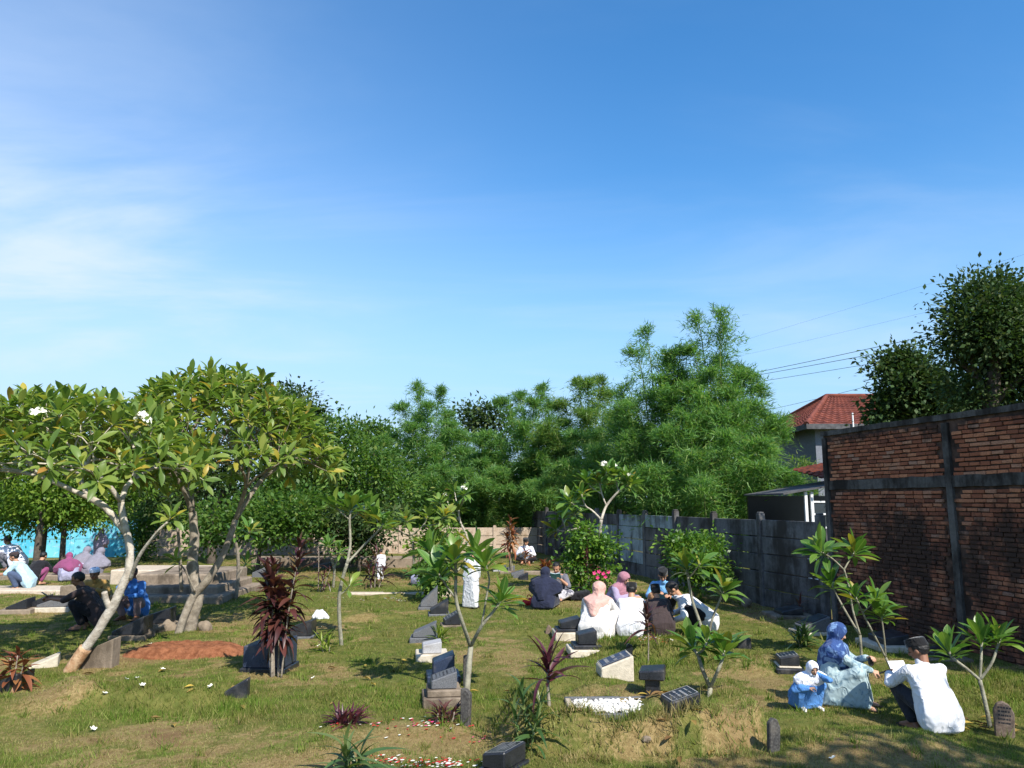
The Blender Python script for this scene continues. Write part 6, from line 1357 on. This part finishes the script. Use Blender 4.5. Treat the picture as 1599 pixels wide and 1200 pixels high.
# terraces, kerbs, path
def slab(name, label, cat, X0, X1, Y0, Y1, z, mat, rz=0.0, structure_=False, zb=-.15, bev=.03):
    m = MB(); m.box(((X1 - X0) / 2, (Y1 - Y0) / 2, (z + zb) / 2), (X1 - X0, Y1 - Y0, z - zb)); o = m.build(name, [MAT[mat]], bevel=bev); o.location = (X0, Y0, 0); o.rotation_euler = (0, 0, rz)
    if structure_: structure(o)
    else: tag(o, label, cat)
    NO_GRASS.append(((X0 + X1) / 2, (Y0 + Y1) / 2, (X1 - X0) / 2, (Y1 - Y0) / 2)); return o
def sx(px, Y): return at(px, 850, Y).x
terr = empty('grave_terrace', (sx(170, 20), 19.2, 0)); tag(terr, 'stepped concrete grave terrace behind the broad frangipani trunk', 'terrace')
for (a, b, y0, y1, z, mt) in ((208, 350, 0.0, 3.2, .16, 'weathered_concrete'), (212, 344, .5, 3.1, .34, 'weathered_concrete'), (216, 338, 1.1, 3.6, .58, 'weathered_concrete'), (175, 300, 4.2, 6.0, .42, 'pale_slab')):
    X0, X1 = sx(a, 19.2 + y0) - terr.location.x, sx(b, 19.2 + y0) - terr.location.x; m = MB(); m.box(((X0 + X1) / 2, (y0 + y1) / 2, (z - .2) / 2), (X1 - X0, y1 - y0, z + .2)); m.build('step', [MAT[mt]], terr, bevel=.035)
NO_GRASS.append((sx(260, 21), 21.5, 1.8, 2.6))
slab('path', '', '', sx(-60, 21.5), sx(118, 21.5), 21.0, 22.2, .10, 'pale_slab', structure_=True)
slab('path', '', '', sx(-60, 24.8), sx(215, 24.8), 24.6, 25.5, .16, 'weathered_concrete', structure_=True)
slab('kerb', 'long pale kerb edging the back path left of centre', 'kerb', sx(545, 20.5), sx(705, 20.5), 20.4, 20.65, .10, 'pale_slab')
slab('kerb', 'grey kerb at the foot of the low back wall', 'kerb', sx(400, 30), sx(660, 30), 29.5, 30.5, .35, 'weathered_concrete')
slab('kerb', 'low kerb around the far corner graves', 'kerb', sx(780, 27), sx(880, 27), 26.5, 26.75, .12, 'weathered_concrete')
for i, (px, py, s, lab) in enumerate(((262, 985, .16, 'rough pale boulder left of the broad trunk foot'), (275, 975, .13, 'small boulder behind the broad trunk foot'), (318, 985, .17, 'grey boulder beside the broad trunk foot'), (228, 995, .14, 'squared rubble stone by the black wedge'), (250, 988, .12, 'small rubble stone between the wedge and trunk'), (1165, 948, .16, 'dark rock in the shade by the precast wall'), (1010, 1160, .05, 'loose stone on the bank'))):
    bm = bmesh.new(); hull(bm, [((rnd.uniform(-1, 1) * s * .6, rnd.uniform(-1, 1) * s * .5, rnd.uniform(.1, .9) * s), s * rnd.uniform(.4, .6)) for _ in range(6)]); o = empty('boulder', gp(px, py)); tag(o, lab, 'stone'); grown('rock', bm, MAT['weathered_concrete'], o, s * .12, 1, s * .18, s * .5)
settle()
# bag and red item by the reading man
for (px, py, L_, W_, Hh, mt, nm, lab) in ((905, 937, .42, .28, .20, 'black_cotton', 'handbag', 'black bag lying on the turf right of the reading man'), (826, 945, .22, .15, .13, 'petal_red', 'handbag', 'small red bag beside the black robed woman')):
    bm = bmesh.new(); hull(bm, [((x * L_ / 2, y * W_ / 2, z), .05) for x in (-1, 1) for y in (-1, 1) for z in (.05, Hh * (.9 if x > 0 else .6))]); o = empty(nm, gp(px, py)); tag(o, lab, 'bag'); grown('bag_body', bm, MAT[mt], o, .02, 3, .04, .08)
    m = MB(); m.tube(smooth_path([(-L_ * .3, 0, Hh * .8), (-L_ * .1, -.03, Hh + .10), (L_ * .2, -.02, Hh + .08), (L_ * .35, 0, Hh * .8)], 4), .010, 6); m.build('handle', [MAT[mt]], o, smooth=True)
settle()
build_grass()
